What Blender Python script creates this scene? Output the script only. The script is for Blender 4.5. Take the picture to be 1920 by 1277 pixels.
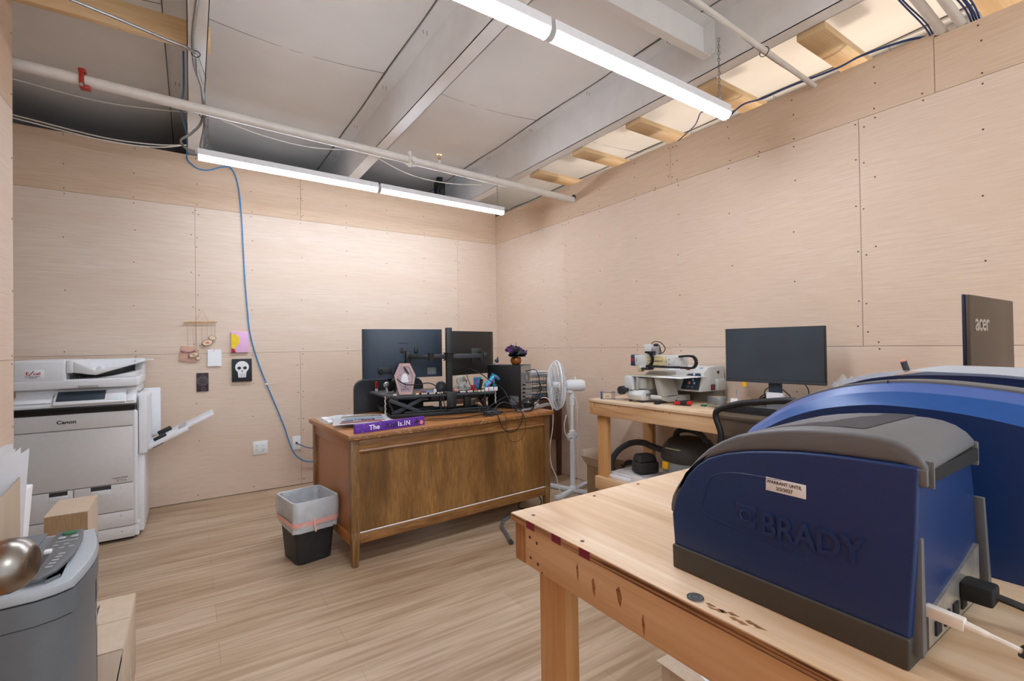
import bpy, bmesh, math, random
from mathutils import Vector, Matrix
for o in list(bpy.data.objects): bpy.data.objects.remove(o, do_unlink=True)
random.seed(7)
S = bpy.context.scene
COL = S.collection
PI = math.pi
R_ = math.radians

# ------------------------------------------------------------------ camera
F_PX = 898.86; YAW = R_(33.804); PITCH = R_(0.572); ROLL = R_(-0.823)
d = Vector((math.sin(YAW)*math.cos(PITCH), math.cos(YAW)*math.cos(PITCH), math.sin(PITCH)))
r = Vector((math.cos(YAW), -math.sin(YAW), 0)); u = r.cross(d)
r2 = r*math.cos(ROLL) + u*math.sin(ROLL); u2 = -r*math.sin(ROLL) + u*math.cos(ROLL)
cam = bpy.data.cameras.new('camera'); camo = bpy.data.objects.new('camera', cam); COL.objects.link(camo)
M = Matrix((( r2.x, u2.x, -d.x, -2.9819), (r2.y, u2.y, -d.y, -4.7657), (r2.z, u2.z, -d.z, 1.2516), (0,0,0,1)))
camo.matrix_world = M
cam.sensor_width = 36; cam.sensor_fit = 'HORIZONTAL'; cam.lens = 36*F_PX/1920; cam.clip_start = .02
S.camera = camo
# ------------------------------------------------------------------ world, lights, exposure
w = bpy.data.worlds.new('world'); S.world = w; w.use_nodes = True
w.node_tree.nodes['Background'].inputs[0].default_value = (0.86, 0.93, 1.0, 1)
w.node_tree.nodes['Background'].inputs[1].default_value = 1.0
S.view_settings.view_transform = 'Standard'; S.view_settings.look = 'None'
S.view_settings.gamma = 1; S.view_settings.use_curve_mapping = False
S.view_settings.exposure = 0.54
TUBE = 42.0
def lamp(name, kind, loc, energy, col, size=.2, rot=(0,0,0)):
    l = bpy.data.lights.new(name, kind); l.energy = energy; l.color = col
    if kind == 'AREA': l.shape = 'RECTANGLE'; l.size = size; l.size_y = size
    else: l.shadow_soft_size = size
    o = bpy.data.objects.new(name, l); COL.objects.link(o); o.location = loc; o.rotation_euler = rot
    return o
lamp('unseen_lamp', 'POINT', (1.1, -3.6, 1.6), 42, (1, .86, .68), .15)      # warm lamp of the hall past the partition
lamp('unseen_lamp', 'POINT', (1.1, -1.4, 1.6), 26, (1, .9, .8), .15)
lamp('unseen_lamp', 'POINT', (-2.2, -6.9, 2.7), 60, (.9, .95, 1), .3)       # unseen fill lamp, added behind the camera to brighten the room

# ------------------------------------------------------------------ materials
def lin(c):
    c = c/255
    return c/12.92 if c <= .04045 else ((c+.055)/1.055)**2.4
def rgb(h): h = h.lstrip('#'); return (lin(int(h[0:2],16)), lin(int(h[2:4],16)), lin(int(h[4:6],16)), 1)
MATS = {}
def new(name):
    m = bpy.data.materials.new(name); m.use_nodes = True; MATS[name] = m
    return m, m.node_tree, m.node_tree.nodes['Principled BSDF']
def plain(name, h, rough=.5, metal=0, var=.06, scale=40, bump=0, spec=.5, trans=0, alpha=1, em=None, ems=0, coat=0):
    m, t, b = new(name); c = rgb(h)
    tc = t.nodes.new('ShaderNodeTexCoord'); n = t.nodes.new('ShaderNodeTexNoise'); n.inputs['Scale'].default_value = scale
    n.inputs['Detail'].default_value = 3
    t.links.new(tc.outputs['Object'], n.inputs['Vector'])
    rmp = t.nodes.new('ShaderNodeValToRGB')
    rmp.color_ramp.elements[0].position = .3; rmp.color_ramp.elements[1].position = .7
    rmp.color_ramp.elements[0].color = tuple(x*(1-var) for x in c[:3]) + (1,)
    rmp.color_ramp.elements[1].color = tuple(min(1, x*(1+var)) for x in c[:3]) + (1,)
    t.links.new(n.outputs['Fac'], rmp.inputs['Fac']); t.links.new(rmp.outputs['Color'], b.inputs['Base Color'])
    b.inputs['Roughness'].default_value = rough; b.inputs['Metallic'].default_value = metal
    b.inputs['Specular IOR Level'].default_value = spec
    b.inputs['Transmission Weight'].default_value = trans; b.inputs['Alpha'].default_value = alpha
    b.inputs['Coat Weight'].default_value = coat
    if em: b.inputs['Emission Color'].default_value = rgb(em); b.inputs['Emission Strength'].default_value = ems
    if bump:
        bp = t.nodes.new('ShaderNodeBump'); bp.inputs['Strength'].default_value = bump; bp.inputs['Distance'].default_value = .002
        n2 = t.nodes.new('ShaderNodeTexNoise'); n2.inputs['Scale'].default_value = scale*6
        t.links.new(tc.outputs['Object'], n2.inputs['Vector']); t.links.new(n2.outputs['Fac'], bp.inputs['Height'])
        t.links.new(bp.outputs['Normal'], b.inputs['Normal'])
    return m
def wood(name, light, dark, axis='x', fine=60, stretch=30, rough=.5, broad=.0, broadcol=None, spec=.4, lo=.35, hi=.65, bump=.15, wave=0, seed=0, knots=None):
    """grain running along an axis: noise squeezed across it"""
    m, t, b = new(name)
    tc = t.nodes.new('ShaderNodeTexCoord'); mp = t.nodes.new('ShaderNodeMapping')
    sc = {'x': (fine/stretch, fine, fine), 'y': (fine, fine/stretch, fine), 'z': (fine, fine, fine/stretch)}[axis]
    mp.inputs['Scale'].default_value = sc; mp.inputs['Location'].default_value = (seed, seed*1.7, seed*.3)
    t.links.new(tc.outputs['Object'], mp.inputs['Vector'])
    n = t.nodes.new('ShaderNodeTexNoise'); n.inputs['Scale'].default_value = 1; n.inputs['Detail'].default_value = 5; n.inputs['Roughness'].default_value = .65
    n.inputs['Distortion'].default_value = .4
    t.links.new(mp.outputs['Vector'], n.inputs['Vector'])
    rp = t.nodes.new('ShaderNodeValToRGB'); rp.color_ramp.elements[0].position = lo; rp.color_ramp.elements[1].position = hi
    rp.color_ramp.elements[0].color = rgb(dark); rp.color_ramp.elements[1].color = rgb(light)
    t.links.new(n.outputs['Fac'], rp.inputs['Fac']); out = rp.outputs['Color']
    if broad:
        mp2 = t.nodes.new('ShaderNodeMapping'); k = {'x': (.9, 5, 5), 'y': (5, .9, 5), 'z': (5, 5, .9)}[axis]
        mp2.inputs['Scale'].default_value = k; mp2.inputs['Location'].default_value = (seed*2+3, seed, 1)
        t.links.new(tc.outputs['Object'], mp2.inputs['Vector'])
        n2 = t.nodes.new('ShaderNodeTexNoise'); n2.inputs['Scale'].default_value = 1; n2.inputs['Detail'].default_value = 3
        t.links.new(mp2.outputs['Vector'], n2.inputs['Vector'])
        r3 = t.nodes.new('ShaderNodeValToRGB'); r3.color_ramp.elements[0].position = .35; r3.color_ramp.elements[1].position = .68
        r3.color_ramp.elements[0].color = (0,0,0,1); r3.color_ramp.elements[1].color = (broad,)*3 + (1,)
        t.links.new(n2.outputs['Fac'], r3.inputs['Fac'])
        mx = t.nodes.new('ShaderNodeMixRGB'); t.links.new(r3.outputs['Color'], mx.inputs['Fac'])
        t.links.new(out, mx.inputs['Color1']); mx.inputs['Color2'].default_value = rgb(broadcol or dark); out = mx.outputs['Color']
    if wave:
        mp3 = t.nodes.new('ShaderNodeMapping'); k = {'x': (.25, 1, 1), 'y': (1, .25, 1), 'z': (1, 1, .25)}[axis]
        mp3.inputs['Scale'].default_value = k; mp3.inputs['Location'].default_value = (seed, seed*.6, 0)
        t.links.new(tc.outputs['Object'], mp3.inputs['Vector'])
        wv = t.nodes.new('ShaderNodeTexNoise'); wv.inputs['Scale'].default_value = 3.2; wv.inputs['Detail'].default_value = 1.5
        t.links.new(mp3.outputs['Vector'], wv.inputs['Vector'])
        mm = t.nodes.new('ShaderNodeMath'); mm.operation = 'MULTIPLY'; mm.inputs[1].default_value = wave
        t.links.new(wv.outputs['Fac'], mm.inputs[0])
        fr = t.nodes.new('ShaderNodeMath'); fr.operation = 'FRACT'; t.links.new(mm.outputs[0], fr.inputs[0])
        r4 = t.nodes.new('ShaderNodeValToRGB'); e = r4.color_ramp.elements; e[0].position = .0; e[0].color = (.55,)*3+(1,); e[1].position = 1; e[1].color = (.5,)*3+(1,)
        q = e.new(.25); q.color = (0,0,0,1); q = e.new(.80); q.color = (.08,.08,.08,1)
        t.links.new(fr.outputs[0], r4.inputs['Fac'])
        mx2 = t.nodes.new('ShaderNodeMixRGB'); t.links.new(r4.outputs['Color'], mx2.inputs['Fac'])
        t.links.new(out, mx2.inputs['Color1']); mx2.inputs['Color2'].default_value = rgb(knots or dark); out = mx2.outputs['Color']
    t.links.new(out, b.inputs['Base Color'])
    b.inputs['Roughness'].default_value = rough; b.inputs['Specular IOR Level'].default_value = spec
    if bump:
        bp = t.nodes.new('ShaderNodeBump'); bp.inputs['Strength'].default_value = bump; bp.inputs['Distance'].default_value = .001
        t.links.new(n.outputs['Fac'], bp.inputs['Height']); t.links.new(bp.outputs['Normal'], b.inputs['Normal'])
    return m
for i, (a, c) in enumerate([('#e3cebb', '#d6bda7'), ('#e5d2c0', '#d9c2af'), ('#e1cab5', '#d3b9a1'), ('#d8bb9f', '#c8a788')]):  # last pair: more orange top-row sheets, upper-wall shade painted into their colour
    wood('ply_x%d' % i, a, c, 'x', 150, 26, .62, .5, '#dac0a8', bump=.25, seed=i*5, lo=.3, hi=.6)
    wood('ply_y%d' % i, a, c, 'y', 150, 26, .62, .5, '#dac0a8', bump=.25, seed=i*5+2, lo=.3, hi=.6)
wood('pine_x', '#e2bd90', '#d2a878', 'x', 70, 22, .55, .5, '#c98f52', wave=3, seed=2, knots='#b57a3e')
wood('pine_y', '#e4c39a', '#d6b084', 'y', 70, 22, .55, .5, '#c98f52', wave=3, seed=5, knots='#b57a3e')
wood('pine_z', '#d3a571', '#c4935c', 'z', 70, 22, .55, .5, '#c0864a', wave=3, seed=8, knots='#a96c34')
wood('pine_end', '#bd8a55', '#8f6236', 'z', 160, 8, .7, .3, '#9a6b3c', seed=1)
wood('plytop', '#edd8be', '#dabc98', 'y', 60, 22, .5, .55, '#d0a97e', wave=7.5, seed=3, knots='#b3855a')
wood('plyedge', '#a87a50', '#6b452a', 'y', 200, 60, .7, seed=4)
wood('stud', '#e8cda6', '#d8b688', 'x', 80, 20, .6, .5, '#c9a273', wave=2.5, seed=6, knots='#a97c48')
wood('desk_z', '#a88050', '#74502a', 'z', 90, 10, .38, .8, '#5a3d20', seed=3, spec=.5)
wood('desk_front', '#ac7f48', '#835b2e', 'z', 110, 9, .42, .9, '#553818', seed=9, spec=.45)
wood('desk_x', '#a97a48', '#6e4824', 'x', 80, 10, .36, .7, '#7a5028', seed=5, spec=.5)
wood('desk_top', '#b67a42', '#9a6230', 'x', 80, 20, .3, .6, '#a86c38', seed=12, spec=.5)
wood('desk_side', '#b5794a', '#a46a3c', 'z', 110, 14, .3, .5, '#9a5f34', seed=11, spec=.5)
wood('walnut', '#5f3a26', '#422618', 'z', 90, 16, .4, .5, '#3a2014', seed=11)
wood('card', '#d4c2ae', '#ccb79f', 'z', 50, 12, .85, .3, '#c6b098', seed=1, bump=.1, spec=.2)
wood('card_dark', '#a98c6c', '#94785a', 'z', 200, 12, .85, .3, '#94785a', seed=1, bump=.1, spec=.2)
plain('ceilw', '#eeebe8', .7, var=.03, scale=3, bump=.15)
plain('steelw', '#eceae8', .45, var=.03, scale=8, spec=.4)
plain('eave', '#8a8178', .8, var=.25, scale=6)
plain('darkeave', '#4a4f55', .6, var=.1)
plain('pipew', '#d9d3cb', .4, var=.05, scale=15)
plain('mold', '#4a3e30', .9)
plain('redclamp', '#a5281c', .4)
plain('galv', '#9a9c9c', .35, .8, var=.15)
plain('chrome', '#c8c4bf', .22, 1.0, var=.03)
plain('nickel', '#8f8880', .3, 1.0, var=.03)
plain('brass', '#b88a3c', .3, .9)
plain('white', '#e9e9ec', .45, var=.02)
plain('paper', '#f4f5f8', .7, var=.02)
plain('fanwhite', '#e6ebee', .35, var=.02)
plain('canonw', '#e6e7e9', .42, var=.02)
plain('canong', '#dbd8d6', .5, var=.02)
plain('canonsh', '#c9c5c3', .5, var=.02)
plain('bluecable', '#2f86c4', .4, var=.03)
plain('navycable', '#1d3d78', .45, var=.03)
plain('cablew', '#e6e0d6', .5)
plain('black', '#17181a', .45, var=.1)
plain('blackm', '#141516', .7, var=.15, bump=.2)
plain('rubber', '#2a2a2c', .6, var=.1)
plain('charcoal', '#34383e', .5, var=.06, bump=.1)
plain('monback', '#2d3d4d', .42, var=.06)
plain('monback2', '#262423', .5, var=.06)
plain('screen', '#353f49', .38, var=.15, scale=5)
plain('lid', '#54473c', .45, var=.06, scale=200, metal=.25)
plain('lidedge', '#1b2740', .3)
plain('lidlogo', '#a99e94', .4)
plain('binblack', '#232325', .5, var=.2, scale=25, bump=.15)
plain('liner', '#e6ebf0', .3, var=.1, scale=22, bump=.6, alpha=.66, spec=.6)
plain('pinktie', '#eeb3ab', .4, var=.05)
plain('bblue', '#0f2f62', .42, var=.04, scale=60, bump=.08)
plain('bblue2', '#134f96', .38, var=.04, scale=60)
plain('bblue3', '#4560a0', .4, var=.04, scale=60)
plain('bgray', '#646567', .5, var=.03, bump=.08)
plain('bgray2', '#3f3c37', .55, var=.04)
plain('bpanel', '#5d6168', .35, var=.03)
plain('yellow', '#efb51c', .4)
plain('shred', '#737b82', .38, .25, var=.03, spec=.5)
plain('shredlite', '#a3a9ae', .4, var=.03)
plain('shredpanel', '#5d6163', .4, var=.03)
plain('shredwin', '#2b2c3c', .15, var=.05)
plain('orange', '#c9782e', .5, var=.1)
plain('green', '#1f6b45', .4)
plain('red', '#c01d20', .4)
plain('pink', '#eab9dd', .6, var=.03)
plain('artyellow', '#f3d22c', .6)
plain('artred', '#a02722', .6)
plain('artblack', '#1f2226', .6)
plain('artwhite', '#eceef0', .6)
plain('artdark', '#33292f', .6, var=.5, scale=60)
plain('rings', '#94838a', .6)
plain('kraft', '#d3a893', .7, var=.08, scale=30)
plain('bow', '#a0647c', .6)
plain('twine', '#c8a77c', .8)
plain('driftwood', '#c79e6c', .8, var=.2)
plain('slice', '#e5cfae', .7)
plain('bark', '#8a6a4a', .8)
plain('outlet', '#eef0f0', .35, var=.01)
plain('slot', '#3a3a3a', .5)
plain('purple', '#5e2c9c', .5, var=.08, scale=30)
plain('lilac', '#c79ad8', .5)
plain('text', '#1d1d1f', .5)
plain('textw', '#f4f0fa', .5)
plain('textred', '#c8202a', .5)
plain('framepink', '#c6a79f', .6, var=.1)
plain('framepaper', '#b3a0aa', .6, var=.35, scale=90)
plain('smoke', '#6c6f74', .3, var=.4, scale=80)
plain('stone', '#b3aea6', .6, var=.25, scale=50)
plain('bead', '#e6ddd0', .3)
plain('holo1', '#2f9fc0', .25, var=.5, scale=35, metal=.3)
plain('holo2', '#b04ca8', .3, var=.5, scale=35, metal=.2)
plain('violet', '#7a3a85', .6, var=.25, scale=50)
plain('darkpetal', '#1f2628', .45, var=.3, scale=60)
plain('amber', '#8a4a14', .2, var=.35, scale=60)
plain('silverpc', '#a9a59e', .35, .6, var=.2, scale=60)
plain('bluelight', '#7fb8e6', .3)
plain('coral', '#e88d80', .6)
plain('engr', '#cfd0cd', .45, var=.02)
plain('engrd', '#a7a59c', .5, var=.05)
plain('engrsh', '#8c8a82', .5)
plain('navy', '#26384f', .4)
plain('khaki', '#b5ae8c', .4)
plain('bench_mix', '#c9b98a', .4, var=.3, scale=20)
plain('tape', '#83878a', .3, .3)
plain('vacg', '#7d8384', .5, var=.05)
plain('vacd', '#363534', .5, var=.1)
plain('bagfabric', '#3a3836', .8, var=.12, bump=.4)
plain('newsred', '#b52a2a', .6)
plain('newsblue', '#a9c6e6', .6)
plain('silver', '#b7babd', .3, .7)
plain('stain', '#7b1c33', .7)
plain('plastic', '#dfe3e6', .12, alpha=.3, spec=.8, bump=.6)
plain('bubble', '#f0f1f2', .15, alpha=.42, spec=.8, bump=.4)
plain('diffuser', '#ffffff', .4, em='#e4efff', ems=TUBE)
plain('ledgreen', '#30c0a0', .4, em='#30c0a0', ems=1)
plain('seam', '#5a4636', .9)
plain('seamgrey', '#6d6a68', .9)
plain('screw', '#4f3a2c', .5)
plain('meshblack', '#1b1d20', .7, alpha=.6)
# plank floor
def floor_mat():
    m, t, b = new('planks'); tc = t.nodes.new('ShaderNodeTexCoord')
    br = t.nodes.new('ShaderNodeTexBrick'); br.inputs['Scale'].default_value = 1
    br.inputs['Brick Width'].default_value = 1.22; br.inputs['Row Height'].default_value = .18
    br.inputs['Mortar Size'].default_value = .0008; br.inputs['Mortar Smooth'].default_value = .1; br.offset = .37; br.inputs['Bias'].default_value = 0
    br.inputs['Color1'].default_value = rgb('#cfb9a0'); br.inputs['Color2'].default_value = rgb('#c4ad92'); br.inputs['Mortar'].default_value = rgb('#a08a72')
    t.links.new(tc.outputs['Object'], br.inputs['Vector'])
    mp = t.nodes.new('ShaderNodeMapping'); mp.inputs['Scale'].default_value = (2.2, 42, 1); t.links.new(tc.outputs['Object'], mp.inputs['Vector'])
    n = t.nodes.new('ShaderNodeTexNoise'); n.inputs['Scale'].default_value = 1; n.inputs['Detail'].default_value = 6; n.inputs['Distortion'].default_value = .6
    t.links.new(mp.outputs['Vector'], n.inputs['Vector'])
    rp = t.nodes.new('ShaderNodeValToRGB'); rp.color_ramp.elements[0].position = .36; rp.color_ramp.elements[1].position = .62
    rp.color_ramp.elements[0].color = rgb('#dbd2c8'); rp.color_ramp.elements[1].color = (1,1,1,1)
    t.links.new(n.outputs['Fac'], rp.inputs['Fac'])
    mp2 = t.nodes.new('ShaderNodeMapping'); mp2.inputs['Scale'].default_value = (.8, 7, 1); t.links.new(tc.outputs['Object'], mp2.inputs['Vector'])
    n2 = t.nodes.new('ShaderNodeTexNoise'); n2.inputs['Scale'].default_value = 1; n2.inputs['Detail'].default_value = 3; t.links.new(mp2.outputs['Vector'], n2.inputs['Vector'])
    rq = t.nodes.new('ShaderNodeValToRGB'); rq.color_ramp.elements[0].position = .35; rq.color_ramp.elements[1].position = .65
    rq.color_ramp.elements[0].color = rgb('#ddd2c6'); rq.color_ramp.elements[1].color = (1,1,1,1)
    t.links.new(n2.outputs['Fac'], rq.inputs['Fac'])
    a = t.nodes.new('ShaderNodeMixRGB'); a.blend_type = 'MULTIPLY'; a.inputs['Fac'].default_value = .9
    t.links.new(br.outputs['Color'], a.inputs['Color1']); t.links.new(rp.outputs['Color'], a.inputs['Color2'])
    c = t.nodes.new('ShaderNodeMixRGB'); c.blend_type = 'MULTIPLY'; c.inputs['Fac'].default_value = .8
    t.links.new(a.outputs['Color'], c.inputs['Color1']); t.links.new(rq.outputs['Color'], c.inputs['Color2'])
    t.links.new(c.outputs['Color'], b.inputs['Base Color'])
    b.inputs['Roughness'].default_value = .42; b.inputs['Specular IOR Level'].default_value = .45
    bp = t.nodes.new('ShaderNodeBump'); bp.inputs['Strength'].default_value = .1; bp.inputs['Distance'].default_value = .001
    t.links.new(n.outputs['Fac'], bp.inputs['Height']); t.links.new(bp.outputs['Normal'], b.inputs['Normal'])
floor_mat()

# ------------------------------------------------------------------ mesh helpers
class MB:
    def __init__(s): s.bm = bmesh.new(); s.M = Matrix.Identity(4)
    def _done(s, verts, M=None):
        mat = s.M @ (M or Matrix.Identity(4))
        if mat != Matrix.Identity(4): bmesh.ops.transform(s.bm, matrix=mat, verts=verts)
    def _bev(s, verts, bev, seg=2):
        if bev > 0:
            es = list({e for v in verts for e in v.link_edges})
            g = bmesh.ops.bevel(s.bm, geom=es, offset=bev, segments=seg, affect='EDGES', profile=.5, clamp_overlap=True)
            vs = set(g['verts'])
            for v in verts:
                if v.is_valid: vs.add(v)
            return list(vs)
        return verts
    def box(s, x0, x1, y0, y1, z0, z1, bev=0, seg=2, M=None):
        if x1 < x0: x0, x1 = x1, x0
        if y1 < y0: y0, y1 = y1, y0
        if z1 < z0: z0, z1 = z1, z0
        v = [s.bm.verts.new(c) for c in ((x0,y0,z0),(x1,y0,z0),(x1,y1,z0),(x0,y1,z0),(x0,y0,z1),(x1,y0,z1),(x1,y1,z1),(x0,y1,z1))]
        for f in ((0,3,2,1),(4,5,6,7),(0,1,5,4),(1,2,6,5),(2,3,7,6),(3,0,4,7)): s.bm.faces.new([v[i] for i in f])
        v = s._bev(v, bev, seg); s._done(v, M); return s
    def prism(s, poly, axis, a0, a1, bev=0, seg=2, M=None, poly2=None):
        """polygon in the plane across axis, extruded from a0 to a1 (poly2: other end's outline)"""
        def P(p, a): return {'x': (a, p[0], p[1]), 'y': (p[0], a, p[1]), 'z': (p[0], p[1], a)}[axis]
        A = [s.bm.verts.new(P(p, a0)) for p in poly]; B = [s.bm.verts.new(P(p, a1)) for p in (poly2 or poly)]
        n = len(poly); fs = [s.bm.faces.new(A), s.bm.faces.new(B[::-1])]
        for i in range(n): fs.append(s.bm.faces.new([A[i], B[i], B[(i+1)%n], A[(i+1)%n]]))
        bmesh.ops.recalc_face_normals(s.bm, faces=fs)
        v = A + B
        if bev > 0:
            es = [e for e in {e for x in v for e in x.link_edges} if e.calc_face_angle(0) > .5]
            g = bmesh.ops.bevel(s.bm, geom=es, offset=bev, segments=seg, affect='EDGES', profile=.5, clamp_overlap=True)
            v = list({x for x in v if x.is_valid} | set(g['verts']))
        s._done(v, M); return s
    def cyl(s, p0, p1, r0, r1=None, n=20, cap=True):
        if r1 is None: r1 = r0
        p0, p1 = Vector(p0), Vector(p1); d = (p1-p0).normalized()
        a = d.orthogonal().normalized(); b = d.cross(a)
        A = [s.bm.verts.new(p0 + (a*math.cos(t)+b*math.sin(t))*r0) for t in [2*PI*i/n for i in range(n)]]
        B = [s.bm.verts.new(p1 + (a*math.cos(t)+b*math.sin(t))*r1) for t in [2*PI*i/n for i in range(n)]]
        for i in range(n): s.bm.faces.new([A[i], A[(i+1)%n], B[(i+1)%n], B[i]])
        if cap: s.bm.faces.new(A[::-1]); s.bm.faces.new(B)
        s._done(A+B); return s
    def tube(s, pts, rad, n=8, smooth=6, closed=False):
        pts = [Vector(p) for p in pts]
        if smooth and len(pts) > 2:
            q = []; m = len(pts)
            rng = range(m if closed else m-1)
            for i in rng:
                p1, p2 = pts[i], pts[(i+1)%m]
                p0 = pts[i-1] if (i > 0 or closed) else p1*2-p2
                p3 = pts[(i+2)%m] if (i+2 < m or closed) else p2*2-p1
                for k in range(smooth):
                    t = k/smooth
                    q.append(.5*((2*p1)+(-p0+p2)*t+(2*p0-5*p1+4*p2-p3)*t*t+(-p0+3*p1-3*p2+p3)*t**3))
            if not closed: q.append(pts[-1])
            pts = q
        m = len(pts); rings = []; prev = None
        for i, p in enumerate(pts):
            t = ((pts[(i+1)%m]-pts[i-1]) if (closed or 0 < i < m-1) else (pts[1]-pts[0] if i == 0 else pts[-1]-pts[-2])).normalized()
            if prev is None: a = t.orthogonal().normalized()
            else: a = (prev - t*prev.dot(t)); a = a.normalized() if a.length > 1e-6 else t.orthogonal().normalized()
            prev = a; b = t.cross(a); rr = rad(i/(m-1)) if callable(rad) else rad
            rings.append([s.bm.verts.new(p+(a*math.cos(2*PI*k/n)+b*math.sin(2*PI*k/n))*rr) for k in range(n)])
        for i in range(m if closed else m-1):
            A, B = rings[i], rings[(i+1)%m]
            for k in range(n): s.bm.faces.new([A[k], A[(k+1)%n], B[(k+1)%n], B[k]])
        if not closed: s.bm.faces.new(rings[0][::-1]); s.bm.faces.new(rings[-1])
        s._done([v for g in rings for v in g]); return s
    def lathe(s, prof, c=(0,0,0), n=24, axis=None, sy=1.0, cap=True):
        rings = [[s.bm.verts.new((max(r,1e-4)*math.cos(2*PI*k/n), max(r,1e-4)*sy*math.sin(2*PI*k/n), z)) for k in range(n)] for r, z in prof]
        for A, B in zip(rings, rings[1:]):
            for k in range(n): s.bm.faces.new([A[k], A[(k+1)%n], B[(k+1)%n], B[k]])
        if cap: s.bm.faces.new(rings[0][::-1]); s.bm.faces.new(rings[-1])
        M = Matrix.Translation(c)
        if axis is not None: M = M @ Vector((0,0,1)).rotation_difference(Vector(axis)).to_matrix().to_4x4()
        s._done([v for g in rings for v in g], M); return s
    def ball(s, c, rx, ry=None, rz=None, n=14, rot=None):
        ry = ry or rx; rz = rz or rx
        g = bmesh.ops.create_uvsphere(s.bm, u_segments=n, v_segments=max(6, n//2+2), radius=1)
        M = Matrix.Translation(c) @ (rot or Matrix.Identity(4)) @ Matrix.Diagonal((rx, ry, rz, 1))
        s._done(g['verts'], M); return s
    def quad(s, pts, th=0.0):
        v = [s.bm.verts.new(p) for p in pts]; f = s.bm.faces.new(v)
        if th:
            nrm = (v[1].co-v[0].co).cross(v[2].co-v[0].co).normalized()
            w_ = [s.bm.verts.new(x.co-nrm*th) for x in v]; s.bm.faces.new(w_[::-1])
            for i in range(len(v)): s.bm.faces.new([v[i], w_[i], w_[(i+1)%len(v)], v[(i+1)%len(v)]])
            v += w_
        s._done(v); return s
    def grid(s, fn, nu, nv, th=0):
        V = [[s.bm.verts.new(fn(i/nu, j/nv)) for j in range(nv+1)] for i in range(nu+1)]
        fs = [s.bm.faces.new([V[i][j], V[i+1][j], V[i+1][j+1], V[i][j+1]]) for i in range(nu) for j in range(nv)]
        vs = [v for g in V for v in g]
        if th:
            g = bmesh.ops.solidify(s.bm, geom=fs, thickness=th)
            vs = list(set(vs) | {x for x in g['geom'] if isinstance(x, bmesh.types.BMVert)})
        s._done(vs); return s
    def torus(s, c, R, r, axis=(0,0,1), n=32, m=6, sx=1, sy=1):
        rot = Vector((0,0,1)).rotation_difference(Vector(axis).normalized()).to_matrix()
        pts = [Vector(c) + rot @ Vector((R*sx*math.cos(2*PI*i/n), R*sy*math.sin(2*PI*i/n), 0)) for i in range(n)]
        return s.tube(pts, r, m, 0, True)
    def text(s, body, size, M, ext=.0005, align='LEFT', bold=0, font_scale_x=1, spacing=1.0, shear=0):
        c = bpy.data.curves.new('t', 'FONT'); c.body = body; c.size = size; c.extrude = ext; c.align_x = align; c.offset = bold
        c.resolution_u = 3; c.space_character = spacing; c.shear = shear
        o = bpy.data.objects.new('t', c); COL.objects.link(o)
        dg = bpy.context.evaluated_depsgraph_get(); me = bpy.data.meshes.new_from_object(o.evaluated_get(dg))
        b2 = bmesh.new(); b2.from_mesh(me); bmesh.ops.scale(b2, vec=(font_scale_x, 1, 1), verts=b2.verts)
        bmesh.ops.transform(b2, matrix=s.M @ M, verts=b2.verts)
        me2 = bpy.data.meshes.new('tt'); b2.to_mesh(me2); b2.free(); s.bm.from_mesh(me2)
        bpy.data.objects.remove(o); bpy.data.meshes.remove(me); bpy.data.meshes.remove(me2); bpy.data.curves.remove(c)
        return s
    def build(s, name, mat, parent=None, smooth=None, label=None):
        me = bpy.data.meshes.new(name); bmesh.ops.recalc_face_normals(s.bm, faces=s.bm.faces); s.bm.to_mesh(me); s.bm.free()
        me.materials.append(MATS[mat]); o = bpy.data.objects.new(name, me); COL.objects.link(o)
        if parent is not None: o.parent = parent
        if smooth is not False:
            for p in me.polygons: p.use_smooth = True
            me.set_sharp_from_angle(angle=R_(smooth if smooth else 35))
        if label: o['label'] = label
        return o
def frame(origin, xaxis, yaxis):
    x = Vector(xaxis).normalized(); y = Vector(yaxis).normalized(); z = x.cross(y)
    return Matrix(((x.x, y.x, z.x, origin[0]), (x.y, y.y, z.y, origin[1]), (x.z, y.z, z.z, origin[2]), (0,0,0,1)))
def thing(name, label, cat, loc=(0,0,0), rz=0, group=None):
    o = bpy.data.objects.new(name, None); COL.objects.link(o); o.empty_display_size = .05
    o.location = loc; o.rotation_euler = (0,0,rz); o['label'] = label; o['category'] = cat
    if group: o['group'] = group
    return o
def tag(o, label, cat, group=None, loc=None, rz=None):
    o['label'] = label; o['category'] = cat
    if group: o['group'] = group
    if loc is not None: o.location = loc
    if rz is not None: o.rotation_euler = (0,0,rz)
    return o
def struct(o): o['kind'] = 'structure'; return o
def empty_struct(name, loc=(0,0,0)):
    o = bpy.data.objects.new(name, None); COL.objects.link(o); o.location = loc; o['kind'] = 'structure'; return o
def chain(mb, p0, p1, link=.022, r=.0022):
    p0, p1 = Vector(p0), Vector(p1); dd = p1-p0; L = dd.length; n = max(2, int(L/(link*.8))); dd.normalize()
    a = dd.orthogonal().normalized(); b = dd.cross(a)
    for i in range(n):
        c = p0 + (p1-p0)*((i+.5)/n); side = a if i % 2 else b
        pts = [c + dd*link*.5*math.cos(t) + side*link*.28*math.sin(t) for t in [2*PI*k/8 for k in range(8)]]
        mb.tube(pts, r, 5, 0, True)

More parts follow.
